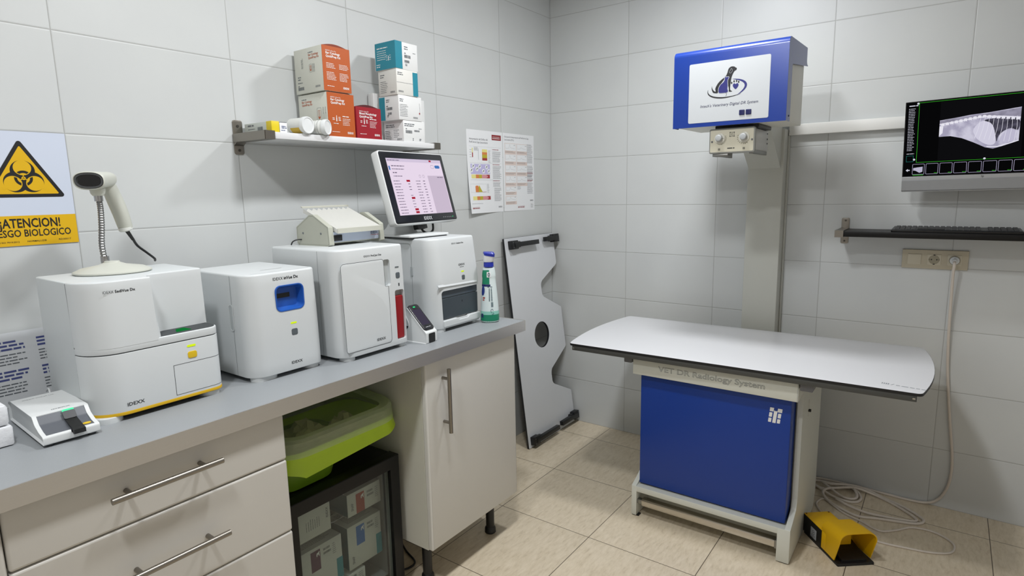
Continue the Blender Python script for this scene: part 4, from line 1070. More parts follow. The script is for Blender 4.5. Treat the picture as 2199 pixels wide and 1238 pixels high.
# pipette-tip boxes in a stack
CW = mat('tip_box_white', '#dfe0df', .45, var=.01); TQ = mat('tip_box_turquoise', '#1c8296', .4, var=.015); CL = mat('tip_box_cream', '#d9d8d2', .5, var=.01)
def tip_box(label, y0, z, w, d, h, xf, kind, rz=0.):
    t = thing('tip_box', label, 'box', (xf, y0, z), LW + rz, group='white pipette tip boxes stacked on the shelf')
    base = CL if kind == 2 else CW
    P('carton', MB().box(0, w, 0, d, 0, h, .0012), base, t)
    F = FR(0, 0, -.0005); G = LF(-.0005, d, 0); k = MB(); wk = MB()
    if kind == 1:      # turquoise sleeve on the left half
        P('sleeve', MB().plan([(-.0008, -.0008), (.036, -.0008), (.036, .001), (.001, .001), (.001, d - .004), (-.0008, d - .004)], .001, h + .0006), TQ, t, 'turquoise sleeve')
        wk.words(LF(-.0012, d, 0), .015, h - .022, .055, 1, .01, .0035, R, 1.2); wk.words(LF(-.0012, d, 0), .015, h - .032, .06, 5, .008, .0018); wk.words(LF(-.0012, d, 0), .01, .02, .03, 2, .008, .003)
        wk.plan(rr(.078, .0815, .032, .05, .001), 0, .0002, M=LF(-.0012, d, 0)); wk.words(LF(-.0012, d, 0), .066, .05, .01, 3, .008, .002); wk.words(LF(-.0012, d, 0), .085, .05, .01, 3, .008, .002)
        k.words(F, .048, h - .018, .022, 2, .008, .0032, R, 1.1); k.words(F, .048, h - .042, .012, 1, .01, .003); k.bars(F, .048, h - .058, .034, .012); k.bars(F, .048, h - .076, .026, .01); k.words(F, .052, .02, .012, 2, .005, .003); k.words(F, .095, h - .036, .016, 1, .01, .002)
    elif kind == 2:
        P('sleeve', MB().plan([(w - .026, -.0008), (w + .0008, -.0008), (w + .0008, d - .004), (w - .001, d - .004), (w - .001, .001), (w - .026, .001)], .001, h - .006), TQ, t, 'turquoise sleeve end')
        k.words(G, .012, h - .02, .03, 2, .008, .003); k.words(G, .012, h - .045, .05, 7, .0068, .0016); k.text('IDEXX', G @ TP(d - .038, .008), .009, .02, width=.026)
        k.words(F, .006, h - .016, .036, 2, .007, .003); k.text('IDEXX', F @ TP(.008, .010), .009, .02, width=.026); k.words(F, .0, h - .052, .08, 1, .01, .001, R, 1.3)
    elif kind == 3:
        P('sleeve', MB().box(-.0008, .002, d - .034, d - .001, .001, h - .004), TQ, t, 'turquoise sleeve edge')
        k.words(G, .042, h - .018, .024, 2, .007, .003); k.words(G, .042, h - .042, .012, 1, .01, .003); k.bars(G, .042, h - .056, .034, .011); k.bars(G, .05, h - .074, .022, .009); k.words(G, .046, .018, .012, 2, .005, .003)
        k.words(F, .006, h - .018, .024, 2, .007, .003); k.words(F, .006, h - .038, .05, 8, .0062, .0016); k.text('IDEXX', F @ TP(w - .05, .009), .009, .02, width=.026)
        flatP('red_mark', MB().rect(w - .016, w - .01, .028, .034, F), REDC, t)
        k.line([(w*.9, h*.75), (w*.92, h*.5), (w*.91, h*.25)], .0008, 0, F)
    else:
        k.words(G, .01, h - .018, .06, 2, .007, .0032); k.words(G, .006, h - .04, .038, 6, .0068, .0022); k.words(G, .055, h - .038, .035, 5, .0068, .0016); k.text('IDEXX', G @ TP(d - .038, .008), .009, .02, width=.028)
        k.words(F, .006, h - .016, .07, 2, .007, .0032); k.bars(F, .012, .034, .036, .012); k.bars(F, .06, .042, .03, .007); k.words(F, .012, .05, .012, 1, .01, .003); k.words(F, .085, .054, .028, 1, .01, .002); k.words(F, .088, .012, .012, 2, .005, .003); k.words(F, .05, .012, .006, 2, .006, .004)
    flatPs('printing', k, mat('tip_ink', '#50565c', .6), t, .012)
    if kind == 1: flatP('white_printing', wk, WHITEINK, t)
    return t
tip_box('white label box at the bottom of the stack, resting on the shelf board', -1.386, S0, .120, .112, .085, .178, 4)
tip_box('white box with narrow turquoise edge and red dot, second from the bottom of the stack', -1.408, S0 + .0852, .128, .113, .0955, .180, 3)
tip_box('cream box with a turquoise end strip, second from the top of the stack', -1.413, S0 + .181, .112, .108, .0985, .180, 2, D(-2))
tip_box('box with turquoise sleeve at the top of the stack', -1.414, S0 + .280, .121, .118, .103, .181, 1)
t = tag(P('flat_carton', MB().box(0, .295, 0, .036, 0, .2, .004).xf(Matrix.Translation((.042, -1.414, S0 + .0002)) @ Matrix.Rotation(LW, 4, 'Z')), CW), 'plain white carton on edge behind the stack of tip boxes', 'box')

# two small reagent cartons at the left end
t = thing('reagent_carton', 'long grey-green carton with yellow end beside the shelf bracket', 'box', (.168, -1.9645, S0), LW + D(1))
P('carton', MB().box(0, .0275, .028, .155, 0, .0365, .0008), mat('carton_grey_green', '#c3c9c2', .5), t); P('yellow_end', MB().box(-.0004, .028, -.0, .03, 0, .037, .0008), mat('carton_yellow', '#dcc51c', .45), t, 'yellow end')
k = MB(); G = LF(-.0006, .155, 0); k.words(G, .02, .026, .03, 1, .01, .005, R, 1.2); k.words(G, .02, .016, .045, 2, .008, .002); k.bars(G, .075, .01, .03, .012); flatP('printing', k, GREYINK, t)
t = thing('reagent_carton', 'small white carton with a dark slit top beside the yellow-ended carton', 'box', (.168, -1.935, S0), LW - D(1))
P('carton', MB().box(0, .027, 0, .1, 0, .034, .0008), PAPER, t); P('top_slit', MB().box(.001, .026, -.0004, .04, .034, .0352), DARK, t)
k = MB(); k.words(F0, .006, .02, .016, 2, .005, .003, R, 1.2); k.words(F0.copy() @ Matrix.Translation((0, 0, .0004)), .004, .008, .02, 1, .005, .002); k.apply(lambda v: v + Vector((0, -.0005, 0)))
flatP('printing', k, mat('blue_grey_ink', '#5b6484', .6), t)
# two round pots lying on their sides, lids towards the room
POT = mat('pot_white', '#d8dad6', .4, var=.01)
def pot(label, y, r, x, a, yellow):
    t = thing('sample_pot', label, 'pot', (x, y, S0 + r + .0006), LW + a, group='white pots lying on the shelf')
    A = FR(0, 0, 0)
    P('pot_body', MB().lathe([(0, -.075), (r * .86, -.075), (r * .9, -.071), (r * .9, -.014)], A, 40), POT, t)
    P('lid', MB().lathe([(r * .9, -.016), (r * .985, -.015), (r, -.012), (r, -.003), (r * .97, 0), (r * .84, 0), (r * .8, -.0018), (0, -.0018)], A, 48), WHITE, t, 'white screw lid')
    if yellow:
        P('label', MB().rings([[A @ Vector((r * .905 * math.cos(q), r * .905 * math.sin(q), z)) for q in [D(200 + 4*i) for i in range(16)]] for z in (-.06, -.02)], False, False, False), mat('pot_label', '#c9a93a', .5), t, 'yellow label')
    else:
        P('ribs', MB().lathe([(r*.9, -.04), (r*.93, -.038), (r*.93, -.034), (r*.9, -.032), (r*.9, -.03), (r*.93, -.028), (r*.93, -.024), (r*.9, -.022)], A, 40), POT, t)
    return t
pot('larger white pot lying on its side with a yellow label beside a ribbed pot', -1.8475, .0285, .200, D(10), True)
pot('smaller ribbed white pot on its side against the orange kit box', -1.772, .0265, .206, D(25), False)

# ================================================================== biohazard sign
t = thing('warning_sign', 'white and yellow biohazard warning sign on the tiled wall above the strip reader', 'sign', (.0015, -2.698, 1.3235), LW)
sw, sh = .2095, .296
P('sign_sheet', MB().box(0, sw, -.001, 0, 0, sh), mat('sign_white', '#ccd4e4', .35, var=.005), t)
YEL = mat('sign_yellow', '#dcae06', .45, var=.01); SBK = mat('sign_black', '#17171a', .45)
F = FR(0, 0, -.0012)
flatP('yellow_band', MB().rect(0, sw, 0, .0785, F), YEL, t, 'yellow text band')
cx, cz, q = sw/2, .1262, .0895
def tri(e): # triangle with rounded corners, e = inset
    hgt = .1512
    return rpoly([(cx - q + e*1.73, cz + e, .006 - min(e, .004)), (cx + q - e*1.73, cz + e, .006 - min(e, .004)), (cx, cz + hgt - e*2, .006 - min(e, .004))], 5)
flatP('triangle_border', MB().flat(tri(0), .0001, F), SBK, t, 'black triangle border'); flatP('triangle_field', MB().flat(tri(.0088), .0002, F), YEL, t, 'yellow triangle')
# trefoil symbol
bx, bz, k_ = cx, cz + .0495, .00178
blk = MB(); ylw = MB(); blk2 = MB(); yl2 = MB()
for i in range(3):
    a = PI/2 + i * 2*PI/3; ca, sa = math.cos(a), math.sin(a)
    blk.flat(circ(bx + 11*k_*ca, bz + 11*k_*sa, 15*k_, 48), .0003 + i*.00002, F)
    ylw.flat(circ(bx + 15.2*k_*ca, bz + 15.2*k_*sa, 10.9*k_, 48), .0004 + i*.00002, F)
    ylw.flat([(bx + k_*(x*ca - y*sa), bz + k_*(x*sa + y*ca)) for x, y in ((20, -2), (30, -2), (30, 2), (20, 2))], .0005, F)
    ph = []
    for r in (7.6, 11.2):
        cv = (r*r + 15.2**2 - 9.9**2) / (2*r*15.2); ph.append(math.acos(max(-1, min(1, cv))))
    pts = [(7.6, -ph[0] + 2*ph[0]*j/14) for j in range(15)] + [(11.2, ph[1] - 2*ph[1]*j/14) for j in range(15)]
    blk2.flat([(bx + k_*r*math.cos(a+f), bz + k_*r*math.sin(a+f)) for r, f in pts], .0006, F)
    yl2.flat([(bx + k_*(x*ca - y*sa), bz + k_*(x*sa + y*ca)) for x, y in ((0, -.6), (5.5, -.6), (5.5, .6), (0, .6))], .0007, F)
yl2.flat(circ(bx, bz, 2.6*k_, 24), .0007, F)
flatP('symbol_crescents', blk, SBK, t); flatP('symbol_openings', ylw, YEL, t); flatP('symbol_arcs', blk2, SBK, t); flatP('symbol_centre', yl2, YEL, t)
k = MB()
k.text('¡ATENCION!', F @ TP(.0395, .0475, .0003), .0335, .022, width=.131); k.text('RIESGO BIOLOGICO', F @ TP(.0175, .0238, .0003), .0262, .016, width=.175)
k.text('UNE-EN ISO 7010:2012', F @ TP(.014, .0085, .0003), .0055, .01, width=.062); k.text('NORMALUZ®', F @ TP(.093, .0085, .0003), .0062, .01, width=.042); k.text('RD30017', F @ TP(.163, .0092, .0003), .0062, .01, width=.028)
flatP('lettering', k, SBK, t, 'black lettering')

# ================================================================== two posters
PINK = mat('poster_pink', '#d9c8c0', .6); PINK2 = mat('poster_text', '#7d7d82', .6); CHR = mat('poster_red', '#8a1a22', .5); LIL = mat('poster_lilac', '#b9b4da', .6)
CY = mat('chart_yellow', '#e0d98a', .6); CO = mat('chart_orange', '#cf7f45', .6); CG = mat('chart_olive', '#b4a92c', .6); CD = mat('chart_red', '#9c3236', .6); CPK = mat('chart_pink', '#cf8f94', .6)
W, H = .2975, .4205
def poster(name, label, y0, z0, curl):
    t = thing(name, label, 'poster', (.0002, y0, z0), LW)
    def bend(v):
        u, x = v.x / W, (H - v.y) / H
        off = curl * max(0, x - .15) ** 2 * max(0, 1 - u) ** 1.6
        return Vector((v.x, -.0003 - off - v.z, v.y))
    m = MB(); n = 12
    V = [[m.bm.verts.new((W*i/n, H*j/n, 0)) for i in range(n+1)] for j in range(n+1)]
    for j in range(n):
        for i in range(n): m.face((V[j][i], V[j][i+1], V[j+1][i+1], V[j+1][i]))
    P('sheet', m.apply(bend), PAPER, t, recalc=False, smooth=60)
    return t, bend
X_ = lambda u: u * W
Z_ = lambda v: (1 - v) * H
def R_(m, u0, u1, v0, v1, z=.0004): m.rect(X_(u0), X_(u1), Z_(v1), Z_(v0), I4, z)
t, bd = poster('poster', 'poster with coloured blood charts and a curling lower corner', -.7885, 1.3295, .03)
rn = random.Random(21); k = MB(); red = MB(); g = MB()
k.text('Interpretación del Gráfico del', TP(X_(.07), Z_(.118), .0005), .0135, .006, width=X_(.5)); k.text('Perfil de la Capa Leucocitaria', TP(X_(.07), Z_(.155), .0005), .0135, .006, width=X_(.5))
R_(red, .69, .96, .04, .105); 
wp = MB(); wp.words(I4, X_(.71), Z_(.068), X_(.2), 1, .005, .002, rn, 1.1, z=.0007); wp.words(I4, X_(.71), Z_(.088), X_(.22), 1, .005, .0036, rn, 1.1, z=.0007)
flatP('pale_printing', wp.apply(bd), WHITEINK, t)
for v in (.195, .39, .595): R_(g, .06, .96, v, v + .002, .0003)
for u, v, rows, wd in ((.70, .25, 11, .26), (.70, .43, 13, .26), (.70, .63, 5, .26), (.73, .70, 14, .22)): k.words(I4, X_(u), Z_(v), X_(wd), rows, .0052, .0016, rn, .98, z=.0005)
for v in (.225, .41, .61): red.words(I4, X_(.70), Z_(v), X_(.22), 1, .005, .0028, rn, 1.1, z=.0005)
k.words(I4, X_(.05), Z_(.885), X_(.36), 1, .004, .0014, rn, 1, z=.0005); red.words(I4, X_(.05), Z_(.93), X_(.23), 1, .004, .0014, rn, 1.1, z=.0005); red.words(I4, X_(.05), Z_(.945), X_(.17), 1, .004, .0042, rn, 1.3, z=.0005)
k.words(I4, X_(.07), Z_(.24), X_(.06), 4, .012, .0016, rn, 1, z=.0005); k.words(I4, X_(.19), Z_(.21), X_(.12), 4, .0045, .0016, rn, 1, z=.0005); k.words(I4, X_(.58), Z_(.24), X_(.08), 11, .006, .0014, rn, .8, z=.0005)
k.text('IDEXX', TP(X_(.85), Z_(.945), .0005), .0115, .03, width=X_(.11)); g.rect(X_(.305), X_(.315), Z_(.355), Z_(.22), I4, .0004)
cy, co, cg, cd, cp_, li, wh, bk = (MB() for _ in range(8))
R_(cy, .135, .16, .215, .27); R_(cd, .135, .16, .27, .325)
R_(cy, .41, .55, .225, .26); R_(co, .41, .55, .26, .29); R_(cg, .41, .55, .29, .33); R_(cd, .41, .55, .33, .36)
R_(li, .08, .62, .405, .525)
for u, v in ((.15, .43), (.33, .435), (.52, .44), (.25, .465), (.43, .49), (.58, .49), (.1, .48)):
    wh.flat(circ(X_(u), Z_(v), .0115, 20), .0006); bk.flat(circ(X_(u) + .002, Z_(v) + .002, .0035, 12), .0008); bk.flat(circ(X_(u) - .003, Z_(v) - .003, .0025, 12), .0008)
for v in (.532, .795):
    R_(cy, .09, .21, v, v + .045); R_(co, .21, .30, v, v + .045); R_(cg, .30, .38, v, v + .045); R_(cp_, .38, .52, v, v + .045); R_(cd, .52, .61, v, v + .045)
    R_(cp_, .52, .55, v + .012, v + .033, .0005)
g.line([(X_(.05), Z_(.745)), (X_(.5), Z_(.745)), (X_(.5), Z_(.645)), (X_(.05), Z_(.645))], .0006, .0004, I4, True)
co.flat([(X_(.18), Z_(.745)), (X_(.18), Z_(.675)), (X_(.2), Z_(.665)), (X_(.26), Z_(.665)), (X_(.27), Z_(.69)), (X_(.27), Z_(.745))], .0005); cg.flat([(X_(.27), Z_(.745)), (X_(.27), Z_(.68)), (X_(.29), Z_(.66)), (X_(.33), Z_(.70)), (X_(.38), Z_(.742)), (X_(.38), Z_(.745))], .0005); R_(cd, .38, .49, .741, .745)
k.words(I4, X_(.52), Z_(.65), X_(.08), 8, .006, .0014, rn, .8, z=.0005)
for nm, m, mm, lb in (('printing', k, PINK2, None), ('red_printing', red, CHR, 'dark red title block'), ('rules', g, mat('rule_grey', '#b9bcc0', .6), None), ('chart_yellow', cy, CY, 'yellow chart bands'), ('chart_orange', co, CO, 'orange chart bands'), ('chart_olive', cg, CG, 'olive chart bands'), ('chart_red', cd, CD, 'red chart bands'), ('chart_pink', cp_, CPK, 'pink chart bands'), ('cell_picture', li, LIL, 'lilac cell picture'), ('cells', wh, PAPER, None), ('cell_cores', bk, INK, None)):
    (flatPs(nm, m.apply(bd), mm, t, .012, lb) if nm.startswith('chart') else flatP(nm, m.apply(bd), mm, t, lb))
t, bd = poster('poster', 'poster with rows of small pinkish graphs next to the room corner', -.4855, 1.3295, .002)
k = MB(); pk = MB(); g = MB(); wh = MB(); red = MB()
k.text('Guía para la interpretación del Perfil de la Capa', TP(X_(.04), Z_(.055), .0005), .012, .004, width=X_(.78)); k.text('Leucocitaria (PCL)', TP(X_(.04), Z_(.092), .0005), .012, .004, width=X_(.3))
for r in range(6):
    for c in range(2 if r < 4 else 1):
        u0 = .05 + .365 * c; v0 = .125 + .138 * r if r < 4 else (.68 if r == 4 else .805)
        dv = .1 if r < 4 else .075
        R_(pk, u0, u0 + .35, v0, v0 + dv + .035, .0003); R_(wh, u0 + .01, u0 + .345, v0 + .006, v0 + dv - .006, .0005)
        b0 = v0 + dv * .68; g.line([(X_(u0 + .03), Z_(b0)), (X_(u0 + .13), Z_(b0 - .005)), (X_(u0 + .155), Z_(v0 + dv * (.15 if c == 0 else .4))), (X_(u0 + .18), Z_(b0 - .012)), (X_(u0 + .32), Z_(b0))], .0007, .0007)
        g.line([(X_(u0 + .03), Z_(v0 + dv * .15)), (X_(u0 + .03), Z_(b0))], .0005, .0007); k.words(I4, X_(u0 + .28), Z_(v0 + dv * .25), X_(.04), 1, .01, .002, rn, 1.3, z=.0008)
        k.words(I4, X_(u0 + .015), Z_(v0 + dv + .008), X_(.32), 2, .005, .0016, rn, 1, z=.0006)
k.words(I4, X_(.76), Z_(.125), X_(.2), 20, .0054, .0016, rn, 1, z=.0005); k.words(I4, X_(.76), Z_(.41), X_(.2), 12, .0054, .0016, rn, 1, z=.0005); red.words(I4, X_(.76), Z_(.50), X_(.18), 2, .0055, .003, rn, 1.1, z=.0005); k.words(I4, X_(.76), Z_(.535), X_(.2), 6, .0054, .0016, rn, 1, z=.0005); red.words(I4, X_(.76), Z_(.6), X_(.18), 2, .0055, .003, rn, 1.1, z=.0005); k.words(I4, X_(.76), Z_(.635), X_(.2), 12, .0054, .0016, rn, 1, z=.0005)
k.words(I4, X_(.43), Z_(.68), X_(.12), 4, .0055, .0014, rn, 1, z=.0005); k.text('IDEXX', TP(X_(.85), Z_(.88), .0005), .0115, .03, width=X_(.11)); red.words(I4, X_(.44), Z_(.945), X_(.24), 1, .004, .0014, rn, 1.1, z=.0005); red.words(I4, X_(.44), Z_(.962), X_(.18), 1, .004, .0042, rn, 1.3, z=.0005); k.words(I4, X_(.87), Z_(.92), X_(.09), 5, .005, .0013, rn, 1, z=.0005)
for nm, m, mm, lb in (('printing', k, PINK2, None), ('graph_cards', pk, PINK, 'pinkish graph cards'), ('graph_fields', wh, PAPER, None), ('graph_lines', g, mat('graph_grey', '#85868a', .6), None), ('red_printing', red, CHR, None)):
    flatP(nm, m.apply(bd), mm, t, lb)
# ================================================================== positioning board leaning in the corner
nv = Vector((-.124, 0, .9923)).normalized()
ly_ = nv.cross(Vector((0, 1, 0)))
t = thing('leaning_board', 'white hospital positioning board with cut-outs and a round hole leaning in the corner', 'board', M=Matrix(((0, ly_.x, nv.x, .1725), (1, ly_.y, nv.y, -.527), (0, ly_.z, nv.z, .0018), (0, 0, 0, 1))))
ol = [(0, 0, .006), (.512, 0, .012), (.508, .205, .02), (.313, .298, .035), (.31, .379, .035), (.503, .485, .02), (.500, .735, .02), (.308, .83, .035), (.308, .91, .035), (.502, 1.0, .025), (.497, 1.19, .006), (0, 1.19, .006)]
pts = rpoly(ol, 6)
def withhole(m, p, a, b, dx=0.):
    m.plan(p, a, b, M=FR(0, 0, 0)); c = MB().plan(circ(.258, .606, .0755 + dx, 48), a - .02, b + .02, M=FR(0, 0, 0)); return m.cut(c)
P('core', withhole(MB(), pts, -.0125, -.0012), mat('board_black_core', '#15161a', .5), t, 'black laminate core')
P('face', withhole(MB(), inset(pts, .0012), -.0013, 0, .001), mat('board_white', '#d5d8dc', .38, var=.01), t, 'white laminate face')
CBK = mat('clamp_black', '#101113', .42)
def clamp(name, u0, u1, v, flip):
    # block at the outer end, bar towards the middle
    m = MB(); bw = .055
    if not flip: m.box(u0, u0 + bw, -.034, -.0002, v - .024, v + .024, .003).box(u0 + bw - .006, u0 + bw + .03, -.028, -.004, v - .017, v + .017, .003); bx0, bx1 = u0 + .02, u1
    else: m.box(u1 - bw, u1, -.034, -.0002, v - .024, v + .024, .003).box(u1 - bw - .03, u1 - bw + .006, -.028, -.004, v - .017, v + .017, .003); bx0, bx1 = u0, u1 - .02
    c = P('clamp', m, CBK, t, 'black clamp')
    P('clamp_bar', MB().box(bx0, bx1, -.038, -.014, v - .013, v + .013, .002), CBK, c)
    e = u0 + .008 if not flip else u1 - .008
    q = MB()
    for dv in (-.014, .014): q.cyl((e, -.0345, v + dv), (e, -.0335, v + dv), .003, n=10)
    P('rivet', q, mat('rivet_steel', '#7b7d80', .3, 1.), c)
clamp('c', .030, .285, 1.150, False); clamp('c', .362, .512, 1.158, True)
clamp('c', .020, .280, .040, False); clamp('c', .315, .5145, .048, True)

# ================================================================== X-ray table
t = thing('examination_table', 'white floating-top radiology table on a blue-fronted base', 'table', (1.265, -.5, 0), 0)
cx0, cy0 = 1.265, -.5
def bx_(m, x0, x1, y0, y1, z0, z1, r=0.): return m.box(x0 - cx0, x1 - cx0, y0 - cy0, y1 - cy0, z0, z1, r)
# base: side panels with foot, plinth portal
side = rpoly([(-.83, .004), (-.83, .150, .004), (-.785, .166, .006), (-.722, .655, .0), (-.722, .733), (-.30, .733), (-.30, .06, .0), (-.335, .004)], 4) if False else rpoly([(-.83, .004, .002), (-.83, .142, .003), (-.785, .160, .01), (-.735, .185, .02), (-.722, .225, .01), (-.722, .735, .002), (-.31, .735, .002), (-.29, .07, .01), (-.33, .004, .002)], 4)
for nm, x0, x1 in (('side_panel', .9335, .953), ('side_panel', 1.565, 1.5845)):
    P(nm, MB().rings([[(x0 - cx0, y - cy0, z) for y, z in side], [(x1 - cx0, y - cy0, z) for y, z in side]]), ENAMEL, t)
m = MB(); bx_(m, .9535, 1.5645, -.8295, -.69, .116, .1415, .002)
m2 = MB(); bx_(m2, .9335, .9555, -.8305, -.80, .003, .1415, .002); bx_(m2, 1.540, 1.5845, -.8305, -.80, .003, .1415, .002)
P('foot_portal', m, ENAMEL, t); P('portal_leg', MB().box(.9336 - cx0, .9556 - cx0, -.8303 - cy0, -.7 - cy0, .004, .1414, .0015), ENAMEL, t); P('portal_leg', MB().box(1.538 - cx0, 1.5843 - cx0, -.8303 - cy0, -.7 - cy0, .004, .1414, .0015), ENAMEL, t)
m = MB(); bx_(m, .9535, 1.5645, -.70, -.32, .02, .733)
P('inner_body', m, mat('enamel_inner', '#c4c6bd', .45, var=.015), t)
m = MB(); bx_(m, .966, .978, -.7012, -.699, .09, .118); bx_(m, 1.533, 1.5375, -.79, -.75, .05, .105)
P('slot', m, BLACK, t, 'black pedal slots')
for x0 in (.936, 1.548):
    mm = MB(); bx_(mm, x0, x0 + .03, -.826, -.80, 0, .0045); P('rubber_pad', mm, LEG, t)
m = MB(); bx_(m, .956, 1.558, -.8005, -.7015, .1485, .645, .003)
P('front_cover', m, mat('radiology_blue', '#05368e', .38, var=.01), t, 'royal blue front cover')
# white mark on the cover: a column and six blocks
F = FR(1.503 - cx0, .579, -.801 - cy0)
k = MB(); sk = lambda pts: [(x + .10 * y, y) for x, y in pts]
for y0, y1 in ((-.030, -.013), (-.009, .009), (.0135, .0285)):
    if y1 > .02:
        k.flat(sk([(-.022, y0), (-.008, y0), (-.008, y1), (-.022, y1)]), 0, F); k.flat(sk([(.006, y0), (.022, y0), (.022, y1), (.006, y1)]), 0, F)
    else:
        k.flat(sk(rr(-.022, -.011, y0, y1, .0015)), 0, F); k.flat(sk(rr(.0095, .0205, y0, y1, .0015)), 0, F)
k.flat(sk([(-.0065, -.031), (.0055, -.031), (.0055, .0135), (.0045, .019), (.0, .016), (-.006, .019), (-.0065, .0135)]), 0, F)
flatP('cover_mark', k, WHITEINK, t, 'white block mark on the blue cover')
# name band
m = MB(); bx_(m, .934, 1.5855, -.838, -.722, .657, .7335, .003)
b = P('name_band', m, ENAMEL, t)
k = MB().text('VET DR Radiology System', FR(1.049 - cx0, .6865, -.8384 - cy0), .031, 0, width=.421, outline=.00045)
P('lettering', k, mat('outline_ink', '#6b6f73', .5), b, 'outlined lettering'); 
flatP('edge_line', MB().line([(1.5825 - cx0, .659), (1.5825 - cx0, .7315)], .0009, .0003, FR(0, 0, -.8384 - cy0)), MATS['grey_seam'], b)
# chrome foot bar
m = MB(); bx_(m, .975, 1.538, -.826, -.79, .052, .084, .006)
P('foot_bar', m, mat('foot_bar_steel', '#c4bfb6', .2, 1., var=.04), t, 'chrome foot bar')
for q in ((1.529, 1.5385, -.828, -.788, .050, .086, .003), (.955, .976, -.822, -.80, .058, .078, .002)):
    m = MB(); bx_(m, *q); P('bar_mount', m, mat('dull_steel', '#8f8f8b', .35, 1.), t)
# lock on the right side
P('lock_plate', MB().plan(rr(-.004, .004, -.035, .035, .001), 0, .0012, M=RF(1.5845 - cx0, -.60 - cy0, .562)), mat('lock_plate', '#c9c8c0', .3), t)
P('lock', MB().cyl((1.5845 - cx0, -.60 - cy0, .552), (1.594 - cx0, -.60 - cy0, .552), .006, n=16), BLACK, t)
# rails and cross bars under the top
yaw = D(1.6); TC = Vector((1.293, -.54)); TR_ = Matrix.Translation((TC.x - cx0, TC.y - cy0, 0)) @ Matrix.Rotation(yaw, 4, 'Z')
GR = mat('rail_grey', '#4c4d4b', .45, .3)
rl = P('rail', MB().box(-.638, .638, -.3315, -.309, .7345, .7545, .001, TR_), GR, t, 'dark grey rail under the front edge')
P('rail', MB().box(-.638, .638, .29, .312, .7355, .7545, .001, TR_), GR, t, 'dark grey rail under the rear edge')
P('rail_bolt', MB().cyl(TR_ @ Vector((.63, -.333, .745)), TR_ @ Vector((.63, -.331, .746)), .0045, n=12).cyl(TR_ @ Vector((-.63, -.333, .745)), TR_ @ Vector((-.63, -.331, .745)), .0045, n=12), CHROME, rl)
for x0, x1 in ((.896, .932), (1.590, 1.640)):
    m = MB(); q = rpoly([(x0, .7345, 0), (x0 + .001, .706, .002), (x1 - .008 if x1 > 1.2 else x1, .706, .004), (x1, .7345, 0)], 3)
    m.rings([[(x - cx0, y - cy0, z) for x, z in q] for y in (-.845, -.24)])
    P('cross_bar', m, mat('bar_grey', '#66676a', .45), t)
# top: two long straight edges, bowed ends
def ends(L_, Wd, bow, r):
    out = []
    for k2 in range(13):
        f = -1 + 2*k2/12; out.append((L_ + bow * (1 - f*f), f * Wd, r if k2 in (0, 12) else 0))
    for k2 in range(13):
        f = 1 - 2*k2/12; out.append((-L_ - bow * (1 - f*f), f * Wd, r if k2 in (0, 12) else 0))
    return rpoly(out, 5)
tp_ = ends(.652, .333, .036, .02)
P('top_core', MB().plan(tp_, .7548, .7642, M=TR_), mat('top_black_core', '#101114', .5), t, 'black edge of the table top')
P('top_laminate', MB().plan(inset(tp_, .0008), .7642, .7652, 0, .0006, M=TR_), mat('top_white', '#dedfe2', .30, var=.006), t, 'white laminate table top')
k = MB(); q = TP(1.835 - cx0, -.800 - cy0, .7654, D(-4))
for i in range(4): k.rect(.006*i, .006*i + .0035, .0, .016, q)
k.line([(.028, 0), (.036, .016)], .003, 0, q); k.words(q, .042, .002, .068, 1, .01, .006, random.Random(4), 1.3)
flatP('maker_mark', k, mat('mark_grey', '#8d9196', .5), t, 'grey printed mark')

# ================================================================== X-ray column with tube head
t = thing('xray_column', 'grey wall column carrying a blue X-ray tube head and collimator', 'x-ray machine', (1.257, -.05, 0), 0)
cx0, cy0 = 1.257, -.05
m = MB(); bx_(m, 1.178, 1.336, -.10, -.0015, .002, 1.70, .003); P('column', m, COLGREY, t)
m = MB(); bx_(m, 1.3362, 1.3425, -.028, -.0015, .002, 1.672, .001); P('cable_duct', m, COLGREY, t)
# gusset arm widening towards the head
q = [(-.0995, 1.522), (-.0995, 1.90), (-.36, 1.90), (-.36, 1.70), (-.33, 1.69)]
P('arm', MB().rings([[(x - cx0, y - cy0, z) for y, z in q] for x in (1.1815, 1.3235)]), COLGREY, t, 'tapering support arm')
# head body
hy0, hy1 = -.684, -.36
m = MB(); bx_(m, 1.034, 1.452, -.672, hy1 - .01, 1.6835, 1.975, .004); P('head_body', m, WARMW, t, 'off-white head housing')
HBL = mat('head_blue', '#063188', .3, var=.008, coat=.15)
# blue hood: front sheet curving over to the top sheet, closed side cheeks
def hood(x0, x1, th):
    out = [(hy0, 1.6795)] + [(hy0 + .03 - .03*math.cos(a), 1.955 + .026*math.sin(a)) for a in [PI/2*i/8 for i in range(9)]] + [(hy1, 1.9905)]
    inn = [(hy1, 1.9905 - th)] + [(hy0 + .03 - (.03-th)*math.cos(a), 1.955 + (.026-th)*math.sin(a)) for a in [PI/2*i/8 for i in range(8, -1, -1)]] + [(hy0 + th, 1.6795)]
    return [[(x - cx0, y - cy0, z) for y, z in out + inn] for x in (x0, x1)]
P('blue_hood', MB().rings(hood(1.0265, 1.4595, .003)), HBL, t, 'royal blue hood')
ck = rpoly([(hy0 + .001, 1.6805, 0), (hy0 + .065, 1.6805, .008), (hy0 + .065, 1.89, .012), (hy1 + .05, 1.925, .012), (hy1 + .0, 1.925, .02), (hy1 + .001, 1.9895, 0)] + [(hy0 + .03 - .029*math.cos(a), 1.955 + .025*math.sin(a), 0) for a in [PI/2*i/6 for i in range(6, -1, -1)]], 4)
for x0, x1 in ((1.0263, 1.0283), (1.4577, 1.4597)):
    P('hood_cheek', MB().rings([[(x - cx0, y - cy0, z) for y, z in ck] for x in (x0, x1)]), HBL, t, 'blue side flange')
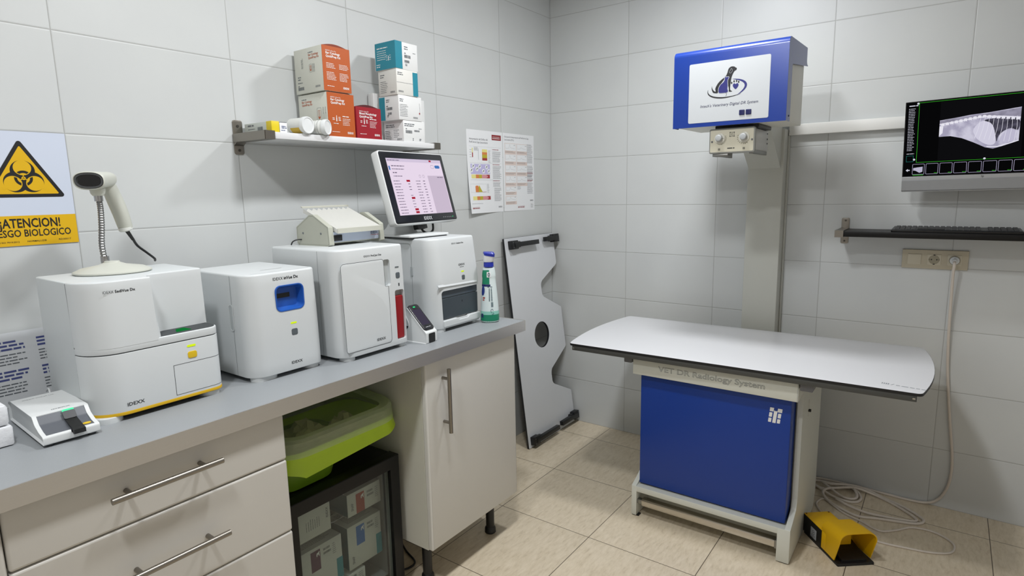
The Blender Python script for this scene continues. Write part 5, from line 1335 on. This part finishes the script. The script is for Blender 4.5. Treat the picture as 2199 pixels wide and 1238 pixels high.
P('screw', MB().cyl((1.4597 - cx0, -.64 - cy0, 1.70), (1.4612 - cx0, -.64 - cy0, 1.70), .0035, n=12), BLACK, t)
Fy = hy0 - cy0
P('front_label', MB().plan(rr(1.0905 - cx0, 1.3975 - cx0, 1.6955, 1.924, .006), 0, .0006, M=FR(0, 0, Fy)), mat('label_white', '#c0c4c7', .4, var=.005), t, 'white front label')
F = FR(-cx0, 0, Fy - .0008); NAVY = mat('logo_navy', '#1d1f6e', .45); LBK = mat('logo_black', '#101116', .45)
def sm(p, n=5, closed=True):
    P_ = [Vector((x, y, 0)) for x, y in p]; N = len(P_); out = []
    for i in range(N):
        a, b, c, d = P_[i-1], P_[i], P_[(i+1) % N], P_[(i+2) % N]
        for k2 in range(n):
            s = k2 / n; v = .5*((2*b) + (c-a)*s + (2*a-5*b+4*c-d)*s*s + (3*b-a-3*c+d)*s**3); out.append((v.x, v.y))
    return out
dog = [(1.2655, 1.8957), (1.2700, 1.892), (1.2748, 1.889), (1.2742, 1.8825), (1.2685, 1.8795), (1.2645, 1.8750), (1.2600, 1.866), (1.2565, 1.855), (1.2545, 1.840), (1.2530, 1.8260), (1.2530, 1.8140), (1.2555, 1.8085), (1.2600, 1.8060), (1.2600, 1.8040), (1.2490, 1.8042), (1.2480, 1.813), (1.2465, 1.822), (1.243, 1.8326), (1.2400, 1.849), (1.2374, 1.8600), (1.2310, 1.8600), (1.2180, 1.852), (1.2079, 1.843), (1.2000, 1.832), (1.1955, 1.8200), (1.1975, 1.8106), (1.1900, 1.814), (1.1840, 1.824), (1.1826, 1.8325), (1.1815, 1.822), (1.185, 1.811), (1.1906, 1.8052), (1.2060, 1.8043), (1.2085, 1.8200), (1.2180, 1.838), (1.2280, 1.851), (1.2360, 1.866), (1.2405, 1.877), (1.2431, 1.8875), (1.2480, 1.894), (1.2560, 1.8972)]
flatP('dog_emblem', MB().flat(sm(dog, 4), 0, F), LBK, t, 'black dog silhouette on the label')
ear = [(1.2555, 1.890), (1.251, 1.884), (1.2485, 1.876), (1.2515, 1.873), (1.2560, 1.8755), (1.2585, 1.882)]
flatP('ear_line', MB().line(sm(ear, 4), .0007, .0001, F, True), mat('label_white', '#cfd3d6'), t)
cat = [(1.2327, 1.866), (1.2345, 1.8605), (1.2395, 1.8600), (1.2455, 1.8600), (1.2457, 1.8560), (1.2425, 1.8490), (1.2420, 1.8400), (1.2432, 1.8280), (1.2425, 1.8160), (1.2450, 1.8080), (1.2420, 1.8030), (1.2300, 1.8020), (1.2117, 1.8035), (1.2085, 1.8120), (1.2095, 1.8220), (1.2150, 1.8330), (1.2240, 1.8400), (1.2300, 1.8480), (1.2315, 1.8570)]
flatP('cat_outline', MB().flat(inset(sm(cat, 4), -.0016), .0001, F), MATS['label_white'], t); flatP('cat_emblem', MB().flat(sm(cat, 4), .0003, F), NAVY, t, 'navy cat silhouette on the label')
flatP('tail_line', MB().line([(1.2365, 1.8030), (1.2400, 1.7985), (1.2398, 1.7935), (1.2370, 1.7900)], .0011, .0003, F), LBK, t)
def swoosh(a0, a1, ce, rx, ry, tilt, wmax, n=40):
    A = []; B = []
    for i in range(n + 1):
        f = i / n; a = a0 + (a1 - a0) * f; wd = wmax * math.sin(PI * f) ** .8 + .0002
        x, y = math.cos(a), math.sin(a); A.append((x * rx, y * ry)); B.append((x * (rx - wd), y * (ry - wd)))
    c, s = math.cos(tilt), math.sin(tilt)
    return [(ce[0] + x*c - y*s, ce[1] + x*s + y*c) for x, y in A + B[::-1]]
flatP('navy_swoosh', MB().flat(swoosh(D(-64), D(72), (1.2415, 1.8150), .0745, .0345, D(8), .0085), .0001, F), NAVY, t, 'navy swoosh')
flatP('black_swoosh', MB().flat(swoosh(D(163), D(300), (1.2415, 1.8170), .0765, .0345, D(6), .0055), .0001, F).line([(1.2645, 1.7860), (1.282, 1.7890), (1.2935, 1.7930)], .0009, .0001, F), LBK, t, 'black swoosh')
heart = [(1.2734, 1.8113), (1.2660, 1.8180), (1.2624, 1.8260), (1.2650, 1.8325), (1.2695, 1.8330), (1.2727, 1.8300), (1.2770, 1.8325), (1.2818, 1.8320), (1.2842, 1.8255), (1.2805, 1.8175)]
pw = MB().flat(sm(heart, 4), .0001, F); flatP('paw_heart', pw, NAVY, t)
pw = MB()
for x, z in ((1.2579, 1.8363), (1.2668, 1.8410), (1.2762, 1.8412), (1.2840, 1.8372)): pw.flat(circ(x, z, .0028, 16, .0042), .0001, F)
flatP('paw_pads', pw, LBK, t)
flatP('lettering', MB().text("Intech's Veterinary Digital DR System", F @ TP(1.1374, 1.7533, .0001), .0152, .004, .22, width=.2205), mat('text_navy', '#25284d', .45), t, 'slanted navy lettering')
for x in (1.2905, 1.3150): P('button', MB().plan(rr(x, x + .0205, 1.7125, 1.7325, .003), 0, .0022, 0, .0008, M=FR(-cx0, 0, Fy - .0006)), mat('button_navy', '#141a4e', .3), t, 'navy push button')
# collimator
P('neck_plate', MB().box(1.18 - cx0, 1.35 - cx0, -.62 - cy0, -.42 - cy0, 1.669, 1.684, .003), BLACK, t, 'black swivel plate')
m = MB(); bx_(m, 1.180, 1.334, -.648, -.40, 1.583, 1.668, .003); cb = P('collimator', m, mat('collimator_grey', '#bfc0bd', .4, var=.01), t, 'grey collimator box')
P('fascia_frame', MB().plan(rr(1.1705 - cx0, 1.3475 - cx0, 1.5725, 1.6695, .007), -.014, 0, 0, .003, M=FR(0, 0, -.66 - cy0)), mat('fascia_grey', '#8d8f8b', .4), cb, 'grey front frame')
P('fascia', MB().plan(rr(1.1755 - cx0, 1.342 - cx0, 1.578, 1.664, .004), 0, .0008, M=FR(0, 0, -.66 - cy0)), mat('fascia_cream', '#c5c1ae', .4, var=.01), cb, 'cream front plate')
F = FR(-cx0, 0, -.6612 - cy0)
for x, a0, a1 in ((1.2125, -70, 20), (1.3065, 160, 300)):
    P('dial_disc', MB().plan(circ(x, 1.6305, .0205, 36), 0, .003, 0, .001, M=F), mat('dial_clear', '#d0cfc4', .15, coat=.5), cb)
    k2 = []
    for i in range(48):
        q = 2*PI*i/48; r = .0122 + (.0006 if i % 4 < 2 else 0); k2.append((x + r*math.cos(q), 1.632 + r*math.sin(q)))
    P('knob', MB().plan(k2, .002, .020, 0, .003, M=F), mat('knob_grey', '#a4a7a8', .4), cb, 'grey knurled knob')
    m = MB()
    for i in range(9):
        q = D(a0 + (a1 - a0) * i / 8); c, s = math.cos(q), math.sin(q); m.rect(-.0022, .0022, -.0006, .0006, F @ TP(x + .0245*c, 1.6305 + .0245*s, .0003, q if i % 2 else q + .4))
    m.rect(x + .006, x + .0185, 1.6300, 1.6308, F, .0035) if a0 < 0 else None
    flatP('dial_scale', m, INK, cb)
m = MB(); m.line(rr(1.2525, 1.2685, 1.637, 1.652, .0), .0012, .0003, F, True); m.line(circ(1.2605, 1.6445, .0035, 14), .001, .0003, F, True)
for x in (1.2525, 1.2685):
    for z in (1.637, 1.652): m.flat(circ(x, z, .002, 10), .0004, F)
for x in (1.2115, 1.307):
    for d_ in (-.002, .002): m.rect(x + d_ - .0006, x + d_ + .0006, 1.584, 1.593, F, .0003); m.rect(x - .0045, x + .0045, 1.5885 + d_ - .0006, 1.5885 + d_ + .0006, F, .0003)
m.words(F, 1.2435, 1.5900, .032, 1, .01, .0034, random.Random(2), 1.2, z=.0003); flatP('fascia_print', m, INK, cb)
m = MB()
for x, z in ((1.1825, 1.6195), (1.3365, 1.6205)): m.lathe([(.004, 0), (.0035, .0015), (0, .0015)], F @ TP(x, z), 14)
P('screw', m, MATS['rivet_steel'], cb)
m = MB(); bx_(m, 1.1835, 1.2455, -.655, -.60, 1.561, 1.572, .002); bx_(m, 1.183, 1.195, -.60, -.42, 1.563, 1.583, .001); bx_(m, 1.322, 1.336, -.64, -.42, 1.568, 1.583, .001)
P('filter_rail', m, MATS['dull_steel'], cb)
m = MB()
for z in (1.656, 1.634, 1.616): m.box(1.334 - cx0, 1.3352 - cx0, -.418 - cy0, -.41 - cy0, z - .003, z + .003)
P('side_hole', m, BLACK, cb)

# ================================================================== wall screen
yv, rl_, tl = D(-4), D(.8), D(6)
M_ = Matrix.Translation((1.8055, -.098, 1.4046)) @ Matrix.Rotation(yv, 4, 'Z') @ Matrix.Rotation(rl_ * -1, 4, 'Y') @ Matrix.Rotation(tl, 4, 'X')
t = thing('wall_monitor', 'silver-chinned monitor on the wall showing an animal X-ray', 'monitor', M=M_)
mw, mh = .541, .363
SIL = mat('monitor_silver', '#a9abad', .35, .5, var=.01)
P('casing', MB().plan(rr(0, mw, 0, mh, .004), -.03, 0, .008, .001, M=FR(0, 0, .0)), mat('monitor_back', '#77797c', .4), t)
P('chin', MB().plan(rr(0, mw, 0, .0625, .003), 0, .0018, 0, .0008, M=FR(0, 0, 0)), SIL, t, 'silver chin')
P('chin_bevel', MB().rings([[(0, -.0017, .002), (0, -.0042, .006), (0, -.0042, .046), (0, -.0017, .048)], [(mw, -.0017, .002), (mw, -.0042, .006), (mw, -.0042, .046), (mw, -.0017, .048)]]), mat('chin_grey', '#8f9193', .4, .4), t)
P('glass', MB().plan(rr(0, mw, .0625, mh, .002), 0, .0014, M=FR(0, 0, 0)), mat('monitor_glass', '#08080a', .12), t, 'black screen glass')
k = MB().text('hp', FR(.262, .0515, -.0022), .012, .01, .2, width=.0085); flatP('brand_mark', k, INK, t)
F = FR(0, 0, -.0016)
scr = flatP('screen', MB().rect(.003, mw - .003, .065, mh - .003, F), emat('screen_black', '#070708', 1.), t, 'dark lit screen')
g = MB(); wt = MB(); gl = MB(); xr = [MB() for _ in range(4)]
gz0, gz1 = .120, .356; gx = .047
g.line([(mw - .02, gz0 + .001), (gx, gz0), (gx, gz1), (mw - .02, gz1)], .0014, .0003, F); 
rw = random.Random(8)
wt.words(F, .013, .345, .03, 1, .01, .0035, rw, 1.2, z=.0003); wt.words(F, .012, .334, .028, 26, .0066, .0018, rw, .85, z=.0003); wt.words(F, .012, .155, .03, 1, .01, .002, rw, 1.1, z=.0003)
cy_ = MB(); cy_.line(rr(.012, .036, .124, .148), .001, .0003, F, True)
wt.flat([(.012, .089), (.019, .095), (.019, .091), (.026, .091), (.026, .087), (.019, .087), (.019, .083)], .0003, F)
for q in ((gx - .004, gz1 - .002), (gx - .008, gz0 + .012), (.268, gz0 + .003)): wt.flat(circ(q[0], q[1], .004, 10), .0004, F)
for i in range(10):
    x0 = .035 + i * .0462; 
    if x0 + .04 > mw: break
    gl.line(rr(x0, x0 + .0405, .0715, .113, .003), .0012, .0003, F, True)
    if i: g.words(F, x0 + .028, .0745, .010, 1, .01, .0018, rw, 1.3, z=.0003)
g.rect(.037, .073, .0675, .0695, F, .0003)
# the radiograph: dark field, body, spine, ribs, lung
xa, xb = .118, .365; X2 = lambda u: xa + (xb - xa) * u; Z2 = lambda v: .298 - .135 * v
L2 = lambda p: [(X2(u), Z2(v)) for u, v in p]
flatP('film', MB().rect(xa, xb + .01, .124, .352, F, .0002), emat('film_dark', '#0d0d0f', 1.), scr)
body = [(.0, .13), (.2, .09), (.4, .04), (.6, .02), (.8, -.02), (1., -.06), (1., .85), (.93, .90), (.8, .98), (.7, 1.03), (.6, .98), (.45, .82), (.3, .68), (.15, .60), (.0, .60)]
flatP('body_shadow', MB().flat(L2(body), .0004, F), emat('film_body', '#a9a5bd', .9, '#d3d0e2', 26), scr, 'grey radiograph body')
up_b = [(.0, .14), (.3, .08), (.6, .04), (1., -.04), (1., .2), (.8, .14), (.6, .10), (.4, .14), (.2, .2), (.0, .25)]
flatP('back_muscle', MB().flat(L2(up_b), .0005, F), emat('film_muscle', '#8a8699', .85, '#a5a1b6', 30), scr)
liver = [(.52, .26), (.62, .24), (.68, .40), (.72, .62), (.72, .88), (.64, .92), (.52, .78), (.46, .62), (.44, .45)]
lung = [(.56, .22), (.78, .18), (.98, .24), (.985, .55), (.9, .5), (.82, .55), (.76, .68), (.735, .84), (.72, .7), (.69, .45), (.64, .30)]
heart = [(.78, .84), (.80, .66), (.86, .55), (.93, .55), (.97, .64), (.95, .78), (.88, .88)]
flatP('liver_shadow', MB().flat(sm(L2(liver), 3), .0006, F), emat('film_soft', '#d3d0e2', .95), scr)
flatP('lung_field', MB().flat(sm(L2(lung), 3), .0007, F), emat('film_lung', '#35333f', .8, '#5a5768', 40), scr, 'dark lung field')
flatP('heart_shadow', MB().flat(sm(L2(heart), 3), .0008, F), emat('film_heart', '#c0bcd2', .95), scr)
bone = MB()
bone.line(L2([(.0, .24), (.2, .20), (.4, .15), (.6, .12), (.8, .16), (1., .22)]), .0035, .0009, F)
for i in range(17):
    u = .02 + i * .058; v = (.27 - .3*u) if u < .5 else (.11 + (u - .5) * .3)
    bone.flat(L2([(u, v - .035), (u + .02, v - .05), (u + .044, v - .04), (u + .044, v + .035), (u + .022, v + .028), (u, v + .035)]), .0010, F)
for i in range(9):
    u = .52 + i * .055; bone.line(L2([(u, .17), (u - .02 + .03*i/9, .45), (u - .06 + .05*i/9, .72 + .02*i)]), .0011, .0011, F)
bone.line(L2([(.62, .96), (.75, .98), (.9, .90), (1., .84)]), .0032, .0010, F)
bone.flat(L2([(.0, .3), (.05, .3), (.045, .5), (.0, .58)]), .0010, F)
flatP('bones', bone, emat('film_bone', '#efedf8', .9), scr, 'white spine and ribs')
th = [(.038 + .032 * (u), .0785 + .022 * (1 - v)) for u, v in body]
flatP('thumbnail', MB().flat(th, .0005, F), emat('film_thumb', '#bdb9cf', .9), scr)
flatP('green_lines', g, emat('screen_green', '#3fbf2f', .75), scr, 'green screen lines'); flatP('screen_text', wt, emat('screen_white', '#dcdcea', .9), scr); flatP('thumbnail_frames', gl, emat('screen_frame', '#b9b2cf', .9), scr); flatP('teal_frame', cy_, emat('screen_teal', '#2f8f86', .7), scr)
# wall arm behind
P('wall_arm', MB().box(.22, .32, .03, .085, .14, .24, .004), BLACK, t)

# ================================================================== keyboard shelf on the end wall
t = thing('keyboard_shelf', 'narrow black wall shelf on steel brackets under the wall monitor', 'shelf', (1.579, 0, 1.217), 0)
BSH = mat('shelf_black', '#090807', .42, spec=.3, var=.05, scale=60, stretch=(2, 40, 40))
P('board', MB().box(.0025, .80, -.190, -.001, 0, .0235, .001), BSH, t)
for x0, inner in ((0, 1), (.766, -1)):
    b = P('bracket', MB().plan(rr(x0, x0 + .032, -.045, .0725, .007), .0005, .004, 0, .001, M=FR(0, 0, 0)), STEEL, t, 'brushed steel bracket')
    q = MB(); xa, xb = (x0, x0 + .0335) if inner > 0 else (x0, x0 + .034)
    q.box(xa, xb, -.1925, -.003, .0238, .0268); q.box(xa, xb, -.1925, -.003, -.003, -.0003); q.box(xa, xb, -.1945, -.1925, -.003, .0268)
    e = xa if inner > 0 else xb; q.box(e, e + .0022, -.1925, -.003, -.003, .0268)
    P('bracket_arm', q, STEEL, b)
    s_ = MB()
    for z in (.06, -.033): s_.lathe([(.0045, 0), (.004, .002), (0, .002)], FR(x0 + .016, z, -.004), 14)
    P('screw', s_, MATS['screw_dark'], b)
# keyboard
t = thing('keyboard', 'black computer keyboard lying on the narrow black shelf', 'keyboard', (1.786, -.182, 1.2408), 0)
P('case', MB().rings([[(x, y, 0) for x, y in rr(0, .425, 0, .13, .006)], [(x, y, .008 + .02 * y) for x, y in rr(-.002, .427, -.002, .132, .006)], [(x, y, .012 + .045 * y) for x, y in rr(.004, .421, .006, .128, .005)]]), mat('keyboard_black', '#17181a', .38), t)
ks = MB()
for r in range(6):
    y = .012 + r * .0185; z = .012 + .045 * y
    for i in range(21):
        x = .012 + i * .0192
        if i in (15,) or (r == 0 and 4 <= i <= 8): continue
        ks.rings([[(a, b, z - .001) for a, b in ((x, y), (x + .0165, y), (x + .0165, y + .015), (x, y + .015))], [(a, b, z + .0045) for a, b in ((x + .0015, y + .0015), (x + .015, y + .0015), (x + .015, y + .0135), (x + .0015, y + .0135))]], False)
ks.box(.09, .18, .012, .027, .012, .0165)
P('keys', ks, mat('key_black', '#1d1e20', .45), t, kind='stuff')

# ================================================================== sockets
t = thing('socket_plate', 'beige wall plate with a switch and two power sockets', 'socket', (1.824, 0, 1.0745), 0)
BE = mat('plate_champagne', '#bdb5a0', .38, .1, var=.015); BE2 = mat('plate_insert', '#c9c2ae', .35, var=.01)
P('frame', MB().plan(rr(0, .2335, 0, .0815, .002), .0005, .009, 0, .002, M=FR(0, 0, 0)), BE, t)
P('switch', MB().plan(rr(.021, .070, .0165, .0625, .002), .009, .0115, 0, .001, M=FR(0, 0, 0)), BE2, t, 'light switch rocker')
for i, x in enumerate((.0915, .1625)):
    s_ = MB().plan(rr(x, x + .049, .0175, .0635, .002), .009, .0105, 0, .001, M=FR(0, 0, 0)).cut(MB().plan(circ(x + .0245, .0405, .0195, 32), -.0, .03, M=FR(0, 0, 0)))
    so = P('socket', s_, BE2, t)
    P('socket_well', MB().plan(circ(x + .0245, .0405, .0196, 32), .0092, .0095, M=FR(0, 0, 0)), mat('well_beige', '#9f9883', .5), so)
    if i == 0:
        m = MB()
        for dx in (-.0095, .0095): m.plan(circ(x + .0245 + dx, .0405, .0027, 14), .0096, .0098, M=FR(0, 0, 0))
        m.plan(rr(x + .021, x + .028, .0585, .062, .001), .0096, .0115, M=FR(0, 0, 0)).plan(rr(x + .021, x + .028, .019, .0225, .001), .0096, .0115, M=FR(0, 0, 0))
        for dx in (-.018, .0165): m.plan(rr(x + .0245 + dx, x + .026 + dx, .038, .043, .0005), .0096, .0105, M=FR(0, 0, 0))
        P('contacts', m, BLACK, so)
# plug and white power cord
t = thing('power_cord', 'white power cord plugged into the wall and coiled behind the table base', 'cord', (2.011, -.012, 1.115), 0)
P('plug', MB().lathe([(0, -.002), (.0165, -.002), (.0175, .004), (.0165, .014), (.010, .018), (.0095, .026), (.006, .03), (0, .03)], FR(0, 0, 0) , 28), WHITE, t, 'round white plug')
CORD = mat('cord_white', '#cfc6bb', .5, var=.015)
def wpath(L_): return [Vector(p) - Vector((2.011, -.012, 1.115)) for p in L_]
r = .0057
pt_ = [(2.011, -.046, 1.113), (2.011, -.055, 1.098), (2.010, -.05, 1.06), (2.012, -.035, .95), (2.016, -.02, .8), (2.024, -.012, .65), (2.040, -.009, .5), (2.058, -.009, .36), (2.070, -.009, .27), (2.075, -.009, .19), (2.068, -.009, .11), (2.042, -.010, .045), (2.00, -.012, .012), (1.93, -.015, r), (1.86, -.012, r), (1.78, -.010, r + .001), (1.712, -.020, .012), (1.655, -.075, .011), (1.60, -.115, .008), (1.535, -.105, r), (1.50, -.06, r), (1.545, -.018, r), (1.62, -.012, .008), (1.70, -.035, .013), (1.750, -.105, .008), (1.742, -.165, r), (1.70, -.185, r), (1.64, -.175, .009), (1.575, -.13, .015), (1.53, -.075, .012), (1.565, -.055, .012), (1.63, -.05, .014), (1.705, -.06, .02), (1.735, -.115, .014), (1.725, -.15, .008), (1.68, -.155, .008), (1.62, -.115, .02), (1.585, -.07, .02), (1.62, -.085, .024), (1.69, -.045, .022), (1.76, -.03, .014), (1.84, -.06, r), (1.92, -.105, r), (1.985, -.165, r), (1.99, -.205, r), (1.96, -.236, r), (1.90, -.255, r), (1.83, -.275, r), (1.76, -.30, r), (1.70, -.275, r), (1.64, -.235, .007), (1.605, -.19, .016), (1.61, -.14, .02), (1.66, -.10, .022), (1.72, -.06, .022), (1.80, -.055, .008), (1.88, -.10, r), (1.95, -.165, r + .001), (1.968, -.205, r), (1.93, -.225, r), (1.86, -.24, r), (1.79, -.262, .013), (1.72, -.24, .013), (1.66, -.2, .012)]
P('cord', MB().tube(bez(wpath(pt_), 7), r, 10), CORD, t)

# ================================================================== foot pedal
PM = Matrix.Translation((1.796, -.688, 0)) @ Matrix.Rotation(D(39.8), 4, 'Z')
t = thing('foot_pedal', 'yellow hooded foot pedal with a black base on the floor beside the table', 'foot pedal', M=PM)
YP = mat('pedal_yellow', '#e0b000', .42, var=.015, scale=60, bump=.03); PB = mat('pedal_black', '#0f0f10', .5)
P('base', MB().plan(rpoly([(-.073, .0, .004), (.073, 0, .004), (.073, .115, .006), (.036, .135, .004), (.036, .24, .008), (-.073, .24, .008)]), 0, .010, 0, .002), PB, t, 'black base plate')
sb = MB().box(-.074, .034, .085, .238, .010, .084, .004)
P('switch_box', sb, YP, t); 
P('top_cover', MB().plan(rr(-.0755, .0355, .11, .2395, .006), .0842, .087, 0, .001), YP, t)
P('black_side', MB().plan(rr(.0, .128, .010, .0835, .002), 0, .0012, M=LF(-.0742, .2385, 0)), PB, t, 'black side plate')
P('rating_label', MB().plan(rr(.055, .095, .018, .06, .002), 0, .0005, M=LF(-.0754, .2385, 0)), mat('label_silver', '#9fa3a8', .4), t, 'silver rating label')
k = MB(); G = LF(-.0760, .2385, 0); k.line(circ(.075, .042, .008, 16), .0015, .0001, G, True).words(G, .058, .029, .034, 3, .0045, .0018, random.Random(1)); k.line([(.070, .037), (.080, .047)], .0015, .0001, G); flatP('label_print', k, INK, t)
q = MB()
for x, y in ((-.068, .233), (.028, .233), (-.068, .118)): q.cyl((x, y, .087), (x, y, .0885), .0032, n=10)
P('screw', q, mat('screw_red', '#6a3a1c', .4), t)
def hood_s(y, w, hh, r, th, cut):
    o = [(-w, .012 + cut)] + rpoly([(-w, .012, 0), (-w, hh, r), (w, hh, r), (w, .012, 0)], 8)[1:-1] + [(w, .012 + cut)]
    i_ = [(w - th, .012 + cut)] + rpoly([(w - th, .012, 0), (w - th, hh - th, r - th), (-w + th, hh - th, r - th), (-w + th, .012, 0)], 8)[1:-1] + [(-w + th, .012 + cut)]
    return o + i_
m = MB(); rows = []
for y, w, hh, cut in ((.128, .068, .110, 0), (.118, .0725, .122, 0), (.06, .0735, .132, 0), (.010, .0745, .1365, .0), (-.004, .0745, .1365, .03)):
    prof = hood_s(y, w, hh, .036, .0035, 0)
    row = []
    for x, z in prof:
        # the mouth leans back towards the floor
        yy = y
        if y < .03: yy = y + (.028 if y < 0 else .02) * max(0, (.062 - z) / .05) if z < .062 else y
        row.append((x, yy, z))
    rows.append(row)
m.rings(rows); P('hood', m, YP, t, 'yellow hood')
# back wall of the hood
P('hood_back', MB().plan([(x, z) for x, z in rpoly([(-.0675, .012, 0), (-.0675, .109, .034), (.0675, .109, .034), (.0675, .012, 0)], 8)], 0, .004, M=FR(0, 0, .1285)), YP, t)
P('treadle', MB().rings([[(x, .012, z) for x, z in ((-.05, .0105), (.05, .0105), (.05, .018), (-.05, .018))], [(x, .115, z) for x, z in ((-.05, .03), (.05, .03), (.05, .042), (-.05, .042))]]), PB, t, 'black treadle')
iv = PM.inverted(); r3 = .0042
cp = [(1.664, -.462, .02), (1.668, -.43, .006), (1.64, -.38, r3), (1.600, -.305, r3), (1.592, -.262, r3), (1.612, -.215, r3), (1.655, -.255, r3), (1.71, -.305, r3), (1.775, -.335, r3), (1.845, -.375, r3), (1.90, -.335, r3), (1.955, -.272, r3), (2.03, -.262, r3), (2.085, -.30, r3), (2.10, -.345, r3), (2.085, -.40, r3), (2.03, -.436, r3), (1.95, -.455, r3), (1.86, -.468, r3), (1.80, -.455, r3)]
P('cable', MB().tube([iv @ v for v in bez(cp, 8)], r3, 8), CORD, t, 'pale cable looping over the floor')
